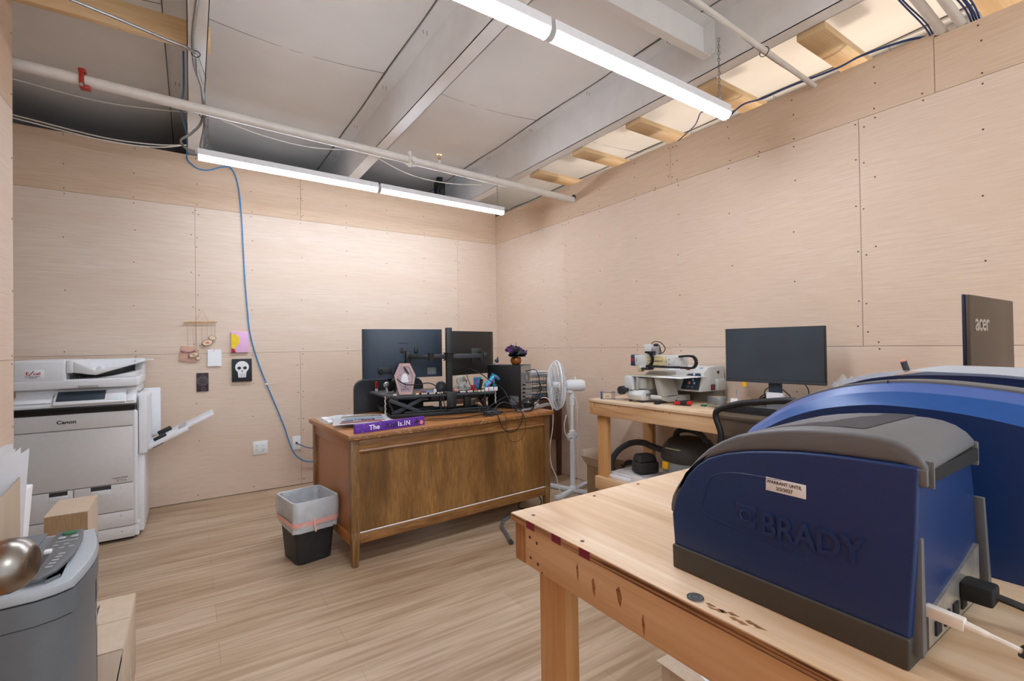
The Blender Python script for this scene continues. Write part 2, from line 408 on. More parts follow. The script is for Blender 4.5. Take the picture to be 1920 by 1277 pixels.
# ================================================================== SETTING
# room axes: back wall on y=0, right wall on x=0, plywood 12 mm thick, sheets 2.44 x 1.22
struct(MB().box(-5.0, 1.7, -6.6, 1.2, -.1, 0).build('floor', 'planks'))
screwz = [.02, .3, .62, .92]
def plywall(name, axis, rows, off, screws, mats):
    """rows: (z0, z1a, z1b, [edges]) sheets on the plane; axis x -> wall along x at y=0 ; axis y -> wall along y at x=off"""
    root = empty_struct(name)
    k = 0
    for (z0, za, zb, edges) in rows:
        A, B = edges[0], edges[-1]
        for e0, e1 in zip(edges, edges[1:]):
            f = lambda e: za + (zb-za)*(e-A)/(B-A)
            g = .0010
            poly = [(e0+g, z0+g), (e1-g, z0+g), (e1-g, f(e1)-g), (e0+g, f(e0)-g)]
            mb = MB().prism(poly, 'y' if axis == 'x' else 'x', off[0], off[1])
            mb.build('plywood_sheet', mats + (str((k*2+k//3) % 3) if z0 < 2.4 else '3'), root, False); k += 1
    return root
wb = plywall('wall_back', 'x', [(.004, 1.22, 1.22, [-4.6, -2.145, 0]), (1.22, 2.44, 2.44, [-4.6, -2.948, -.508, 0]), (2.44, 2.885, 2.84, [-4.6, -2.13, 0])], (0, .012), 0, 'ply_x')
MB().box(-4.6, .1, .013, .10, 0, 2.835).build('wall_framing', 'seam', wb, False)
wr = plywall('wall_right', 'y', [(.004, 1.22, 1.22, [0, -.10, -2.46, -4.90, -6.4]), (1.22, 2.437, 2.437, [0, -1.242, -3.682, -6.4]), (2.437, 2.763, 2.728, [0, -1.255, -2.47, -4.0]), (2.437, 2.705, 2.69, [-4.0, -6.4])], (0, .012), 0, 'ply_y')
MB().prism([(0, 0), (-6.4, 0), (-6.4, 2.685), (0, 2.755)], 'x', .013, .10).build('wall_framing', 'seam', wr, False)
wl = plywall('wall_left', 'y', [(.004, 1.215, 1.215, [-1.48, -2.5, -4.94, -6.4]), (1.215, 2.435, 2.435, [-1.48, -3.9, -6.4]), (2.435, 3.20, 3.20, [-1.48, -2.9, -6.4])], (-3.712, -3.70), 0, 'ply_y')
MB().box(-3.80, -3.713, -6.4, -1.481, 0, 3.20).build('wall_framing', 'seam', wl, False)
struct(MB().box(-4.72, -4.6, -6.4, .1, 0, 3.2).build('wall_alcove', 'ply_y1'))
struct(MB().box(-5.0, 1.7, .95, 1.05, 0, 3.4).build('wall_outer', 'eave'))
struct(MB().box(1.55, 1.7, -6.6, 1.05, 0, 3.4).build('wall_hall', 'ceilw'))
struct(MB().box(-5.1, -5.0, -6.6, 1.05, 0, 3.4).build('wall_light_block', 'eave'))  # unseen wall, added to keep world light out of the left gap
# screws: heads of the drywall screws, surface detail of each wall
def screws(parent, pts, axis, off):
    mb = MB(); rnd = random.Random(3)
    for (a, z) in pts:
        a += rnd.uniform(-.008, .008); z += rnd.uniform(-.008, .008)
        if axis == 'x': mb.cyl((a, -.0012, z), (a, .004, z), .0042, n=7)
        else: mb.cyl((off-.0012 if off == 0 else off+.0012, a, z), (off+.004*(1 if off == 0 else -1), a, z), .0042, n=7)
    o = mb.build('screw', 'screw', parent, False); o['kind'] = 'stuff'
P = []
for i in range(11):
    x = -.09-.407*i
    for z in (1.20, 1.245, 2.415, 2.465): P.append((x, z))
    for z in (.05, 2.82 + .012*i/3): P.append((x, z))
    for z in ((.35, .66, .95) if i % 2 == 0 else (.5, .8)): P.append((x, z))
    for z in ((1.6, 1.95, 2.2) if i % 2 == 0 else (1.7, 2.1)): P.append((x, z))
    P.append((x, 2.64))
for z in (.05, .3, .6, .85, 1.1): P += [(-2.165, z), (-2.125, z)]
for z in (1.3, 1.6, 1.9, 2.2, 2.4): P += [(-2.968, z), (-2.928, z-.02), (-.53, z), (-.488, z-.02)]
for z in (2.5, 2.64, 2.75): P += [(-2.15, z), (-2.11, z-.02)]
screws(wb, P, 'x', 0)
P = []
for i in range(15):
    y = -.09-.407*i
    for z in (1.198, 1.243, 2.41, 2.46): P.append((y, z))
    P += [(y-.2, 2.425), (y-.2, 2.45)] if i % 2 else []
    for z in ((.35, .66, .95) if i % 2 == 0 else (.5, .8)): P.append((y, z))
    for z in ((1.6, 1.9, 2.2) if i % 2 == 0 else (1.75, 2.1)): P.append((y, z))
    P += [(y, 2.60), (y, 2.725 - .012*i*.4)]
for z in (1.3, 1.45, 1.7, 1.95, 2.2, 2.39): P += [(-1.262, z), (-1.222, z+.015), (-3.702, z), (-3.662, z+.02)]
for z in (2.48, 2.58, 2.7): P += [(-2.49, z), (-2.45, z+.015)]
screws(wr, P, 'y', 0)
screws(wl, [(-1.50, z) for z in (.3, .62, .9, 1.19, 1.24, 1.55, 1.9, 2.2, 2.5, 2.8)], 'y', -3.70)

# ceiling: sagging insulation facing between the purlins
PX = [-4.27, -2.99, -1.71, -.36, .93]
def sag(x, y):
    z = 3.215
    for a, b in zip([-5.5]+PX, PX+[2.2]):
        if a <= x <= b:
            t = (x-a)/(b-a); z -= .05*math.sin(PI*t)**.8*(1+.35*math.sin(y*5.1)) if 0 < t < 1 else 0
    return z
cb = MB()
cb.grid(lambda a, b: (-5.0+6.7*a, -6.6+7.7*b, sag(-5.0+6.7*a, -6.6+7.7*b)), 90, 50)
cb.box(-5.0, 1.7, -6.6, 1.1, 3.26, 3.3)
cl = struct(cb.build('ceiling', 'ceilw'))
sm = MB()
for a, b in zip(PX, PX[1:]):
    for y in (-1.46, -3.9):
        sm.tube([(a+.02+(b-a-.14)*t, y+.03*math.sin(3*t), sag(a+.02+(b-a-.14)*t, y)-.001) for t in [i/8 for i in range(9)]], .0022, 4, 0)
    sm.tube([(b-.117, -6.4+7.2*i/40, sag(b-.117, -6.4+7.2*i/40)-.002) for i in range(41)], .0035, 4, 0)
sm.build('facing_seam', 'seamgrey', cl, False)
# ================================================================== BEAMS AND NAILERS
def purlin(x, label, splice):
    t = thing('roof_purlin', label, 'beam', (x, -2.8, 2.895))
    mb = MB(); mb.box(0, .004, -3.8, 3.7, 0, .305); mb.box(.0, .092, -3.8, 3.7, 0, .004); mb.box(.088, .092, -3.8, 3.7, 0, .018)
    mb.box(-.112, 0, -3.8, 3.7, .301, .305); mb.box(-.112, -.108, -3.8, 3.7, .285, .305)
    mb.build('zee_section', 'steelw', t, False)
    mb = MB(); mb.box(-.003, .096, splice-.0, 3.7, -.004, -.001); mb.box(.005, .008, splice+.05, 3.7, .01, .29)
    mb.build('lap_splice', 'steelw', t, False)
    sc = MB()
    for k in range(9): sc.cyl((-.05, -3.0+.75*k, .302), (-.05, -3.0+.75*k, .275), .002, n=5); sc.cyl((-.075, -3.0+.75*k, .302), (-.075, -3.0+.75*k, .275), .002, n=5)
    sc.build('roof_screw', 'galv', t, False)['kind'] = 'stuff'
    return t
purlin(-2.99, 'white steel roof purlin with the grey armoured cables tied along it', 2.0)
purlin(-1.71, 'white steel roof purlin over the desk, between the other two long ones', 1.9)
purlin(-.36, 'white steel roof purlin nearest the wall with the bare nailers', 1.7)
purlin(.93, 'white steel roof purlin of the hall past the partition', 1.7)
t = thing('steel_channel', 'short white steel channel hung crosswise above the front light row', 'beam', (-.42, -3.05, 2.94))
MB().box(-1.15, 0, 0, .004, 0, .20).box(-1.15, 0, -.045, 0, 0, .004).box(-1.15, 0, -.07, 0, .196, .2).build('channel', 'steelw', t, False)
MB().box(-.004, 0, -.07, .004, .01, .2).build('end_plate', 'steelw', t, False)
names = ['deepest in the corner above the rear light row', 'second from the corner', 'third from the corner, past the pipe end', 'beside the chain of the front light row', 'beside the thin white conduit', 'last one, near the pair of pipes']
for i, nm in enumerate(names):
    y = -1.13-.61*i
    o = MB().box(-.265, .45, -.07, .07, 0, .038, .003).build('wood_nailer', 'stud')
    tag(o, 'bare pine nailer on the partition top, ' + nm, 'board', 'nailers over the side partition', (0, y, 2.86))
o = MB().box(-1.35, 0, -.019, .019, 0, .14, .003).build('wood_blocking', 'stud')
tag(o, 'pale pine board butting against the purlin with the armoured cables', 'board', None, (-2.88, -1.60, 2.92))
# exterior eave strut and camera seen over the partition
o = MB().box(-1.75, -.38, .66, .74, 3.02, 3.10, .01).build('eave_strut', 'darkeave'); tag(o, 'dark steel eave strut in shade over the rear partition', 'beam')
t = thing('security_camera', 'small black camera box hanging behind the white pipe', 'camera', (-.62, .2, 3.0))
MB().box(-.05, .05, -.05, .05, -.04, .12, .01).build('body', 'black', t); MB().cyl((0, -.05, -.0), (0, -.075, -.01), .03).build('lens', 'black', t)
MB().box(-.03, .03, -.02, .02, .12, .19).build('bracket', 'black', t)

# ================================================================== LIGHTS
def led(x0, x1, y0, y1, z, lab):
    L = math.hypot(x1-x0, y1-y0); t = thing('tube_light', lab, 'ceiling light', (x0, y0, z), math.atan2(y1-y0, x1-x0), 'linear LED lights')
    MB().prism([(-.034, .0), (.034, .0), (.030, .042), (-.030, .042)], 'x', 0, L).build('housing', 'white', t, False)
    pr = [(.031*math.cos(a), -.028*math.sin(a)) for a in [PI*i/10 for i in range(11)]]
    MB().prism([(p[0], p[1]-.0005) for p in pr], 'x', .006, L-.006).build('diffuser', 'diffuser', t, 50)
    for x in (0, L-.005): MB().prism([(-.034, .0), (.034, .0), (.031, -.012), (.018, -.027), (0, -.031), (-.018, -.027), (-.031, -.012)], 'x', x, x+.005).build('end_cap', 'white', t, False)
    return t, L
def hang(t, x, h, n='chain'):
    mb = MB(); chain(mb, (x, 0, .09), (x, 0, h)); chain(mb, (x-.025, 0, .045), (x, 0, .09), .018, .0016); chain(mb, (x+.025, 0, .045), (x, 0, .09), .018, .0016)
    mb.build('hanging_chain', 'galv', t, False)
t1, L = led(-2.94, -1.71, -.97, -.92, 2.545, 'lit white LED batten, half of the rear row nearer the copier'); hang(t1, .06, .35)
t2, L = led(-1.69, -.46, -.92, -.87, 2.545, 'lit white LED batten, half of the rear row nearer the corner'); hang(t2, L-.06, .35)
t3, L = led(-3.035, -1.80, -3.29, -3.28, 2.495, 'lit white LED batten, half of the front row overhead')
hang(t3, .08, .4)
t4, L = led(-1.78, -.545, -3.28, -3.26, 2.495, 'lit white LED batten, half of the front row by the bare nailers'); hang(t4, L-.06, .4)

# ================================================================== PIPES, CONDUITS, CABLES
t = thing('sprinkler_pipe', 'long white sprinkler pipe crossing the room and ending at the wall', 'pipe', (0, -1.378, 2.603))
MB().tube([(-4.6, 0, .125), (-3.72, 0, .108), (-.01, 0, 0), (.05, 0, 0)], .029, 20, 0).build('pipe', 'pipew', t)
MB().cyl((-.002, 0, .014), (.0, 0, .014), .036).build('wall_hole', 'black', t)
mb = MB(); rr = random.Random(5)
for k in range(60):
    x = -3.7+3.5*(k/60)+rr.uniform(-.03, .03); mb.ball((x, .0, .029-.029*x*0+(-x)*.029+.0275-.029+.0), .02, .012, .004, 6)
mb.bm.free()
t5 = thing('tee_clamp', 'white cast tee fitting clamped on the sprinkler pipe', 'pipe fitting', (-1.60, -1.378, 2.649))
MB().cyl((-.03, 0, 0), (.03, 0, 0), .037).build('saddle', 'pipew', t5); MB().cyl((-.015, -.01, -.05), (-.015, -.01, .06), .014).build('bolt', 'pipew', t5)
MB().cyl((0, -.03, -.01), (0, -.055, -.01), .016).build('outlet_cap', 'pipew', t5)
t5 = thing('brass_sprinkler', 'brass upright sprinkler head on top of the white pipe', 'sprinkler', (-1.37, -1.378, 2.67))
MB().cyl((0, 0, 0), (0, 0, .03), .012).build('socket', 'pipew', t5)
MB().cyl((0, 0, .03), (0, 0, .04), .011).tube([(-.011, 0, .04), (-.013, 0, .055), (-.002, 0, .07)], .002, 6).tube([(.011, 0, .04), (.013, 0, .055), (.002, 0, .07)], .002, 6).cyl((0, 0, .072), (0, 0, .075), .021, .018).build('frame', 'brass', t5)
t5 = thing('pipe_clamp', 'red steel clamp gripping the white sprinkler pipe', 'clamp', (-3.455, -1.378, 2.707))
MB().tube([(.0, .02, .03), (0, -.02, .036), (0, -.036, 0), (0, -.022, -.034), (.01, .01, -.038)], .011, 8, 5).build('jaw', 'redclamp', t5)
MB().box(-.016, .016, -.03, .02, .03, .05, .006).build('upper_lug', 'redclamp', t5); MB().box(-.012, .035, -.03, .02, -.055, -.035, .008).build('lower_lug', 'redclamp', t5)
MB().cyl((0, -.0, .048), (0, 0, .058), .012, n=6).cyl((0, -.03, -.04), (0, -.04, -.045), .009, n=6).build('bolt', 'galv', t5)
t5 = thing('conduit', 'thin white conduit with an armoured cable strapped to it', 'conduit', (0, -3.471, 2.75))
MB().tube([(-1.6, 0, .05), (-.0, 0, -.035), (.08, 0, -.04)], .0125, 12, 0).build('pipe', 'pipew', t5)
MB().tube([(-1.6, .03, .075), (-1.0, .035, .065), (-.5, .02, .0), (-.2, .028, .0), (.03, .022, -.02)], .008, 8).build('armoured_cable', 'galv', t5)
MB().torus((-.52, .01, -.005), .024, .002, (1, 0, 0), 16).build('cable_tie', 'black', t5)
MB().cyl((-1.24, 0, .03), (-1.16, 0, .026), .018).cyl((-1.26, 0, .032), (-1.24, 0, .031), .022).build('coupling', 'pipew', t5)
for dy, lb in ((0, 'white'), (-.068, 'white')):
    o = MB().cyl((-1.2, 0, .06), (.12, 0, -.02), .019).build('conduit', 'pipew')
    tag(o, 'stout white conduit over the partition, ' + ('beside the loose blue cables' if dy == 0 else 'tight by the blue cable bundle'), 'conduit', None, (0, -4.03+dy, 2.735))
for k in range(6):
    kk = k if k < 2 else k+1
    y0 = -3.985-.009*k if k < 2 else -4.128-.009*(k-2)
    o = MB().tube([(-.9, y0+.03*(k < 2), 2.86+.012*(k % 3)), (-.4, y0+.012, 2.77), (-.1, y0-.004, 2.735+.008*(k % 2)), (.05, y0, 2.715)], .0035, 6).build('data_cable', 'navycable')
    tag(o, 'dark blue data cable of the bundle dropping over the partition by the conduits', 'cable', 'blue cables by the two conduits')
t5 = MB().tube([(.06, -4.0, 2.73), (.03, -3.9, 2.76), (.02, -3.7, 2.78), (.08, -3.55, 2.80), (.05, -3.3, 2.80), (.03, -3.15, 2.79), (.06, -3.0, 2.82), (.03, -2.9, 2.75)], .006, 6).build('data_cable', 'navycable')
tag(t5, 'dark blue data cable lying along the partition top across the nailers', 'cable')
t5 = MB().tube([(-.55, -3.22, 2.51), (-.38, -3.0, 2.66), (-.1, -2.75, 2.74), (.02, -2.5, 2.735)], .0035, 6).build('light_cable', 'navycable')
tag(t5, 'thin dark cable from the front light end to the partition top', 'cable')
# armoured cable down the first purlin to the rear light
t5 = thing('armoured_cable', 'grey armoured cable tied down the first purlin to the rear light', 'cable', (0, 0, 0))
MB().tube([(-2.91, -2.7, 2.885), (-2.95, -2.1, 2.88), (-2.965, -1.75, 2.88), (-2.95, -1.45, 2.88), (-2.915, -1.25, 2.86), (-2.91, -1.0, 2.78), (-2.97, -.96, 2.69), (-3.03, -.96, 2.63), (-3.0, -.965, 2.58), (-2.953, -.968, 2.568)], .008, 8).build('long_run', 'galv', t5)
MB().tube([(-3.6, -1.9, 2.86), (-3.3, -1.83, 2.85), (-3.1, -1.76, 2.85), (-2.96, -1.68, 2.86), (-2.94, -1.45, 2.87), (-2.905, -1.2, 2.85), (-2.90, -1.0, 2.74), (-2.92, -.97, 2.62), (-2.91, -.97, 2.59)], .007, 8).build('short_run', 'galv', t5)
MB().torus((-2.95, -1.66, 2.865), .02, .0025, (.1, 1, -.2), 14).tube([(-2.94, -1.66, 2.86), (-2.90, -1.5, 2.82)], .0015, 5, 0).build('cable_tie', 'black', t5)
MB().torus((-2.908, -1.04, 2.79), .018, .0025, (0, .4, 1), 14).build('lower_tie', 'black', t5)
mb = MB()
for z0, z1, y in ((2.83, 2.84, -.3), (2.80, 2.83, -.33)):
    mb.tube([(-4.5, y, z0+.05), (-3.955, y, z0), (-3.5, y, z0-.045), (-3.2, y, z0-.03), (-3.0, y, z1)], .0045, 6)
tag(mb.build('sagging_cable', 'cablew'), 'pair of cream cables sagging low above the rear partition top', 'cable')
tag(MB().tube([(-4.5, -.3, 3.11), (-3.955, -.3, 3.07), (-3.5, -.3, 3.04), (-3.03, -.3, 3.09), (-2.9, -.3, 3.12), (-2.5, -.3, 3.04), (-2.1, -.3, 3.02), (-1.7, -.3, 3.08)], .004, 6).build('sagging_cable', 'cablew'), 'thin cream cable sagging higher, under the white pipe', 'cable')
tag(MB().tube([(-1.66, -.6, 2.95), (-1.3, -.55, 2.86), (-.9, -.5, 2.86), (-.45, -.45, 2.93)], .004, 6).build('sagging_cable', 'cablew'), 'thin cream cable looping between the purlins near the corner', 'cable')
t5 = thing('network_cable', 'bright blue network cable hanging down the wall to the desk', 'cable', (0, 0, 0))
MB().tube([(-3.01, -1.2, 3.1), (-3.012, -1.0, 2.96), (-3.03, -.7, 2.93), (-3.0, -.3, 2.92), (-3.0, -.02, 2.88), (-2.995, -.012, 2.82), (-2.93, -.01, 2.765), (-2.85, -.01, 2.765), (-2.74, -.01, 2.815), (-2.68, -.01, 2.805), (-2.635, -.01, 2.68), (-2.612, -.01, 2.44), (-2.600, -.01, 2.15), (-2.588, -.01, 1.85), (-2.572, -.01, 1.6), (-2.55, -.01, 1.37), (-2.49, -.01, 1.13), (-2.42, -.01, .92), (-2.34, -.01, .70), (-2.285, -.01, .54), (-2.255, -.015, .43), (-2.21, -.03, .30), (-2.13, -.03, .22), (-2.03, -.03, .20), (-1.9, -.06, .20)], .0052, 8).build('jacket', 'bluecable', t5)
MB().box(-.012, .012, -.02, -.004, -.006, .006).tube([(0, -.01, 0), (.09, -.012, .004)], .0012, 5, 0).build('cable_tie', 'outlet', t5).location = (-2.43, 0, .94)
tag(MB().tube([(-2.19, -.006, .385), (-2.16, -.03, .37), (-2.08, -.06, .335), (-1.95, -.1, .33)], .004, 6).build('patch_cable', 'navycable'), 'short dark blue patch cable from the data plate behind the desk', 'cable')
t5 = thing('outlet_plate', 'white double electrical outlet plate low on the rear wall', 'outlet', (-2.48, 0, .3815))
MB().box(-.058, .058, -.006, 0, -.058, .058, .002).build('plate', 'outlet', t5)
for sx in (-.024, .024):
    MB().box(sx-.017, sx+.017, -.009, -.006, -.034, .034, .003).build('receptacle', 'outlet', t5)
mb = MB()
for sx in (-.024, .024):
    for sz in (-.018, .018):
        mb.box(sx-.007, sx-.005, -.0095, -.008, sz-.001, sz+.007); mb.box(sx+.005, sx+.007, -.0095, -.008, sz-.001, sz+.006); mb.cyl((sx, -.0095, sz-.007), (sx, -.008, sz-.007), .0025, n=8)
mb.build('socket_slots', 'slot', t5, False)
t5 = thing('data_plate', 'white single data jack plate beside the desk', 'outlet', (-2.183, 0, .387))
MB().box(-.036, .036, -.006, 0, -.062, .062, .002).build('plate', 'outlet', t5); MB().box(-.01, .008, -.0075, -.005, -.008, .008).build('jack', 'slot', t5, False)

# ================================================================== WALL DECOR
t5 = thing('hanging_mobile', 'driftwood wall hanging with strings and small wooden charms', 'wall hanging', (-2.918, 0, 1.475))
MB().tube([(-.115, -.02, .0), (0, -.02, .004), (.118, -.02, .006)], .006, 8).build('driftwood', 'driftwood', t5)
MB().tube([(-.04, -.02, .0), (.015, -.008, .108), (.065, -.02, .006)], .0014, 5, 0).build('hanger', 'twine', t5)
mb = MB()
for x, zz in ((-.085, -.2), (-.045, -.3), (-.028, -.29), (.012, -.16), (.05, -.12), (.08, -.13), (.105, -.14)): mb.cyl((x, -.02, 0), (x, -.018, zz), .0012, n=5)
mb.build('string', 'twine', t5, False)
for x, z, rx, rz2, rot in ((.05, -.165, .04, .026, -.25), (.085, -.125, .028, .02, .2), (-.045, -.265, .036, .018, -.4), (-.012, -.292, .02, .014, -.2)):
    MM = Matrix.Translation((x, -.026, z)) @ Matrix.Rotation(rot, 4, 'Y')
    mb = MB(); mb.M = MM @ Matrix.Diagonal((1, 1, rz2/rx, 1)); mb.cyl((0, 0, 0), (0, .008, 0), rx, n=22); oo = mb.build('bark_ring', 'bark', t5)
    mb = MB(); mb.M = MM @ Matrix.Diagonal((1, 1, rz2/rx, 1)); mb.cyl((0, -.001, 0), (0, .004, 0), rx*.88, n=22); oo2 = mb.build('wood_slice', 'slice', oo)
mb = MB(); mb.M = Matrix.Translation((.05, -.0275, -.165)); mb.prism([(-.018, -.004), (.0, -.012), (.02, -.008), (.008, .0), (.014, .008), (-.006, .01)], 'y', -.001, .0); mb.build('red_feather', 'coral', t5, False)
MB().box(-.055, -.052, -.029, -.028, -.272, -.258).box(-.047, -.044, -.029, -.028, -.272, -.258).box(-.039, -.036, -.029, -.028, -.272, -.258).build('charm_letters', 'text', t5, False)
mb = MB(); mb.M = Matrix.Translation((-3.0, 0, 1.217)) @ Matrix.Rotation(R_(7), 4, 'Y')
mb.box(-.058, .058, -.012, -.003, -.065, .062, .004); t6 = thing('gift_bag', 'flat pink kraft bag tied with a mauve bow on the wall', 'bag')
mb.build('bag', 'kraft', t6)
MB().tube([(-3.03, -.014, 1.225), (-3.05, -.02, 1.245), (-3.0, -.018, 1.232), (-2.955, -.02, 1.245), (-2.97, -.015, 1.225)], .003, 6).tube([(-3.0, -.016, 1.23), (-3.0, -.016, 1.18)], .002, 5, 0).build('bow', 'bow', t6)
t6 = thing('note_sheet', 'small blank white sheet hanging by the wooden charms', 'paper')
MB().box(-2.868, -2.768, -.014, -.006, 1.112, 1.252).build('sheet', 'paper', t6); MB().box(-2.822, -2.819, -.017, -.005, 1.235, 1.25).build('clip', 'galv', t6)
t6 = thing('canvas_print', 'small pink canvas with plain yellow and red patches', 'picture')
MB().box(-2.696, -2.566, -.022, 0, 1.222, 1.402, .002).build('canvas', 'pink', t6)
MB().prism([(-2.696, 1.262), (-2.696, 1.375), (-2.672, 1.388), (-2.64, 1.36), (-2.632, 1.31), (-2.655, 1.28), (-2.672, 1.255)], 'y', -.0235, -.022).build('yellow_patch', 'artyellow', t6, False)
MB().prism([(-2.696, 1.222), (-2.696, 1.258), (-2.675, 1.257), (-2.66, 1.222)], 'y', -.0235, -.022).build('red_patch', 'artred', t6, False)
t6 = thing('skull_canvas', 'black canvas with a plain white skull', 'picture')
MB().box(-2.692, -2.542, -.024, 0, .972, 1.168, .002).build('canvas', 'artblack', t6)
mb = MB(); mb.M = Matrix.Translation((-2.617, -.0245, 1.085))
mb.prism([(.052*math.cos(a), .012+.052*math.sin(a)) for a in [2*PI*i/28 for i in range(28)]], 'y', -.001, .0)
mb.prism([(-.034, -.02), (.034, -.02), (.028, -.078), (-.028, -.078)], 'y', -.0012, .0, ); mb.build('skull', 'artwhite', t6, False)
mb = MB(); mb.M = Matrix.Translation((-2.617, -.0265, 1.085))
for sx in (-.022, .022): mb.prism([(sx+.014*math.cos(a), .004+.013*math.sin(a)) for a in [2*PI*i/18 for i in range(18)]], 'y', -.001, .0)
mb.prism([(-.006, -.028), (.006, -.028), (0, -.012)], 'y', -.001, 0)
for x in (-.016, -.005, .006, .017): mb.box(x-.001, x+.001, -.001, 0, -.076, -.045)
mb.build('skull_hollows', 'artblack', t6, False)
t6 = thing('dark_card', 'small dark card printed with pale rings and dots', 'picture')
MB().box(-2.946, -2.862, -.010, 0, .905, 1.058, .001).build('card', 'artdark', t6)
mb = MB()
for rr_ in (.034, .025, .012): mb.torus((-2.904, -.0105, .99), rr_, .0013, (0, 1, 0), 26, 4)
mb.torus((-2.9, -.0105, .925), .012, .0013, (0, 1, 0), 18, 4)
for k in range(14): mb.ball((-2.904+.038*math.cos(k*.449), -.0105, .99+.044*math.sin(k*.449)), .0025, .001, .0025, 6)
mb.build('ring_print', 'rings', t6, False)

# ================================================================== COPIER
t = thing('photocopier', 'large white office photocopier against the rear wall', 'copier', (-3.58, -.38, 0))
F = -.33; BK = .33
MB().box(-.29, .285, F+.02, BK, .02, .86, .008).build('body', 'canonw', t)
MB().box(-.27, .27, F+.05, BK-.03, 0, .02).build('plinth', 'black', t)
# right-hand side skirt flaring near the floor
MB().prism([(F+.03, .02), (BK, .02), (BK, .20), (F+.03, .10)], 'x', .285, .30).box(.285, .292, F+.04, BK, .2, .84).build('side_cover', 'canonw', t)
def rfront(z0, z1, name, m, x0=-.29, x1=.275, y=F):
    o = MB().box(x0, x1, y, y+.03, z0, z1, .006, 2).build(name, m, t); return o
rfront(.758, .858, 'upper_front_cover', 'canong'); rfront(.384, .754, 'front_door', 'canong')
MB().box(.265, .297, F, F+.06, .10, .855, .014, 4).build('front_corner_trim', 'canonw', t)
def tray(z0, z1, n, x0, x1, hand):
    o = MB().box(x0, x1, F, F+.03, z0, z1, .005).build('paper_drawer', 'canong', t)
    if hand:
        h0, h1 = hand
        MB().box(h0, h1, F-.0015, F+.02, z1-.028, z1-.001).build('handle_recess', 'slot', o)
        MB().box(h0, h1, F-.003, F+.0, z1-.062, z1-.026, .003).build('handle', 'canonw', o)
    if n:
        MB().text(n, .014, frame((x1-.0705, F-.0015, z1-.031), (1,0,0), (0,0,1)), .0002).build('drawer_number', 'text', o, False)
    return o
tray(.202, .380, None, -.29, -.025, (-.135, -.05)); tray(.202, .380, '1', -.021, .275, (.06, .16))
tray(.099, .198, '3', -.29, .275, None); tray(.022, .095, '4', -.29, .28, None)
rfront(.86, .90, 'black_band', 'black', -.295, .285, F-.006)
# sloping console
MB().prism([(F-.03, .905), (F-.03, .918), (F+.02, .965), (F+.20, .985), (F+.20, .905)], 'x', -.30, .29, .003).build('console', 'canonw', t)
MB().prism([(F-.029, .905), (F-.005, .862), (F+.03, .862), (F+.03, .905)], 'x', -.298, .287, .002).build('console_underside', 'black', t)
MB().prism([(F-.034, .892), (F-.034, .905), (F, .905), (F, .885)], 'x', -.30, .285, .002).build('console_lip', 'black', t)
def slab(x0, x1, y0, z0, y1, z1, th, name, m, par, bev=.002):
    L = math.hypot(y1-y0, z1-z0); a = math.atan2(z1-z0, y1-y0)
    mb = MB(); mb.M = Matrix.Translation((0, y0, z0)) @ Matrix.Rotation(a, 4, 'X'); mb.box(x0, x1, 0, L, 0, th, bev); return mb.build(name, m, par)
pn = slab(-.11, .24, F-.045, .915, F+.045, .985, .014, 'operation_panel', 'canonw', t, .005)
slab(-.098, .135, F-.034, .9425, F+.036, .9970, .002, 'touchscreen', 'screen', pn)
slab(.145, .232, F-.038, .9392, F+.038, .9985, .0015, 'key_area', 'white', pn)
slab(.19, .20, F-.036, .9425, F-.030, .9472, .0015, 'start_lamp', 'ledgreen', pn)
slab(.245, .285, F-.03, .92, F+.05, .985, .006, 'side_tab', 'white', t)
slab(-.29, -.12, F-.02, .935, F+.06, .985, .004, 'side_shelf', 'white', t)
MB().box(-.25, -.215, F+.065, F+.075, .985, 1.005, .003).build('usb_port_door', 'canonw', t); MB().box(-.24, -.225, F+.062, F+.066, .988, 1.0).build('usb_port', 'slot', t)
MB().box(-.295, .29, F+.06, BK, .96, 1.012, .006).build('scanner_unit', 'canonw', t)
MB().box(.05, .26, F+.02, BK-.02, .90, .96).build('console_back', 'canonw', t)
# document feeder
MB().box(-.295, .305, F, BK, 1.016, 1.076, .012, 3).build('feeder_base', 'canonw', t)
MB().box(-.295, -.055, F+.002, BK, 1.06, 1.20, .014, 3).build('feeder_cover', 'canonw', t)
MB().box(-.055, -.02, F+.004, BK, 1.115, 1.198, .008).build('feeder_hinge_cover', 'canonw', t)
MB().prism([(-.02, 1.118), (.085, 1.098), (.335, 1.178), (.335, 1.188), (.085, 1.128), (-.02, 1.188)], 'y', F+.006, F+.026, .003).build('tray_side_rail', 'canonw', t)
MB().prism([(-.02, 1.118), (.085, 1.098), (.335, 1.178), (.335, 1.186), (.085, 1.112), (-.02, 1.14)], 'y', F+.026, BK-.03).build('document_tray', 'white', t)
MB().box(.05, .07, F+.12, F+.30, 1.118, 1.15, .004).box(.09, .105, F+.12, F+.30, 1.126, 1.15, .004).build('paper_guide', 'white', t)
MB().box(.25, .305, F+.45, BK, 1.07, 1.19, .012).build('feeder_rear_column', 'canonw', t)
MB().box(-.30, .30, BK-.03, BK, 1.07, 1.195, .008).build('feeder_back', 'canonw', t)
MB().prism([(.09, 1.077), (.29, 1.077), (.29, 1.115), (.15, 1.085)], 'y', F+.05, BK-.05, .002).build('output_tray', 'white', t)
MB().box(.33, .375, -.1, -.08, 1.183, 1.192, .002).build('tray_extension', 'white', t)
mb = MB()
for k in range(9): mb.box(-.04+.012*k, -.036+.012*k, F+.03, F+.035, 1.078, 1.10-.002*k)
mb.build('exit_brush', 'blackm', t, False)['kind'] = 'stuff'
MB().box(.0, .10, F-.001, F+.004, 1.021, 1.034, .001).build('feeder_latch', 'engrd', t)
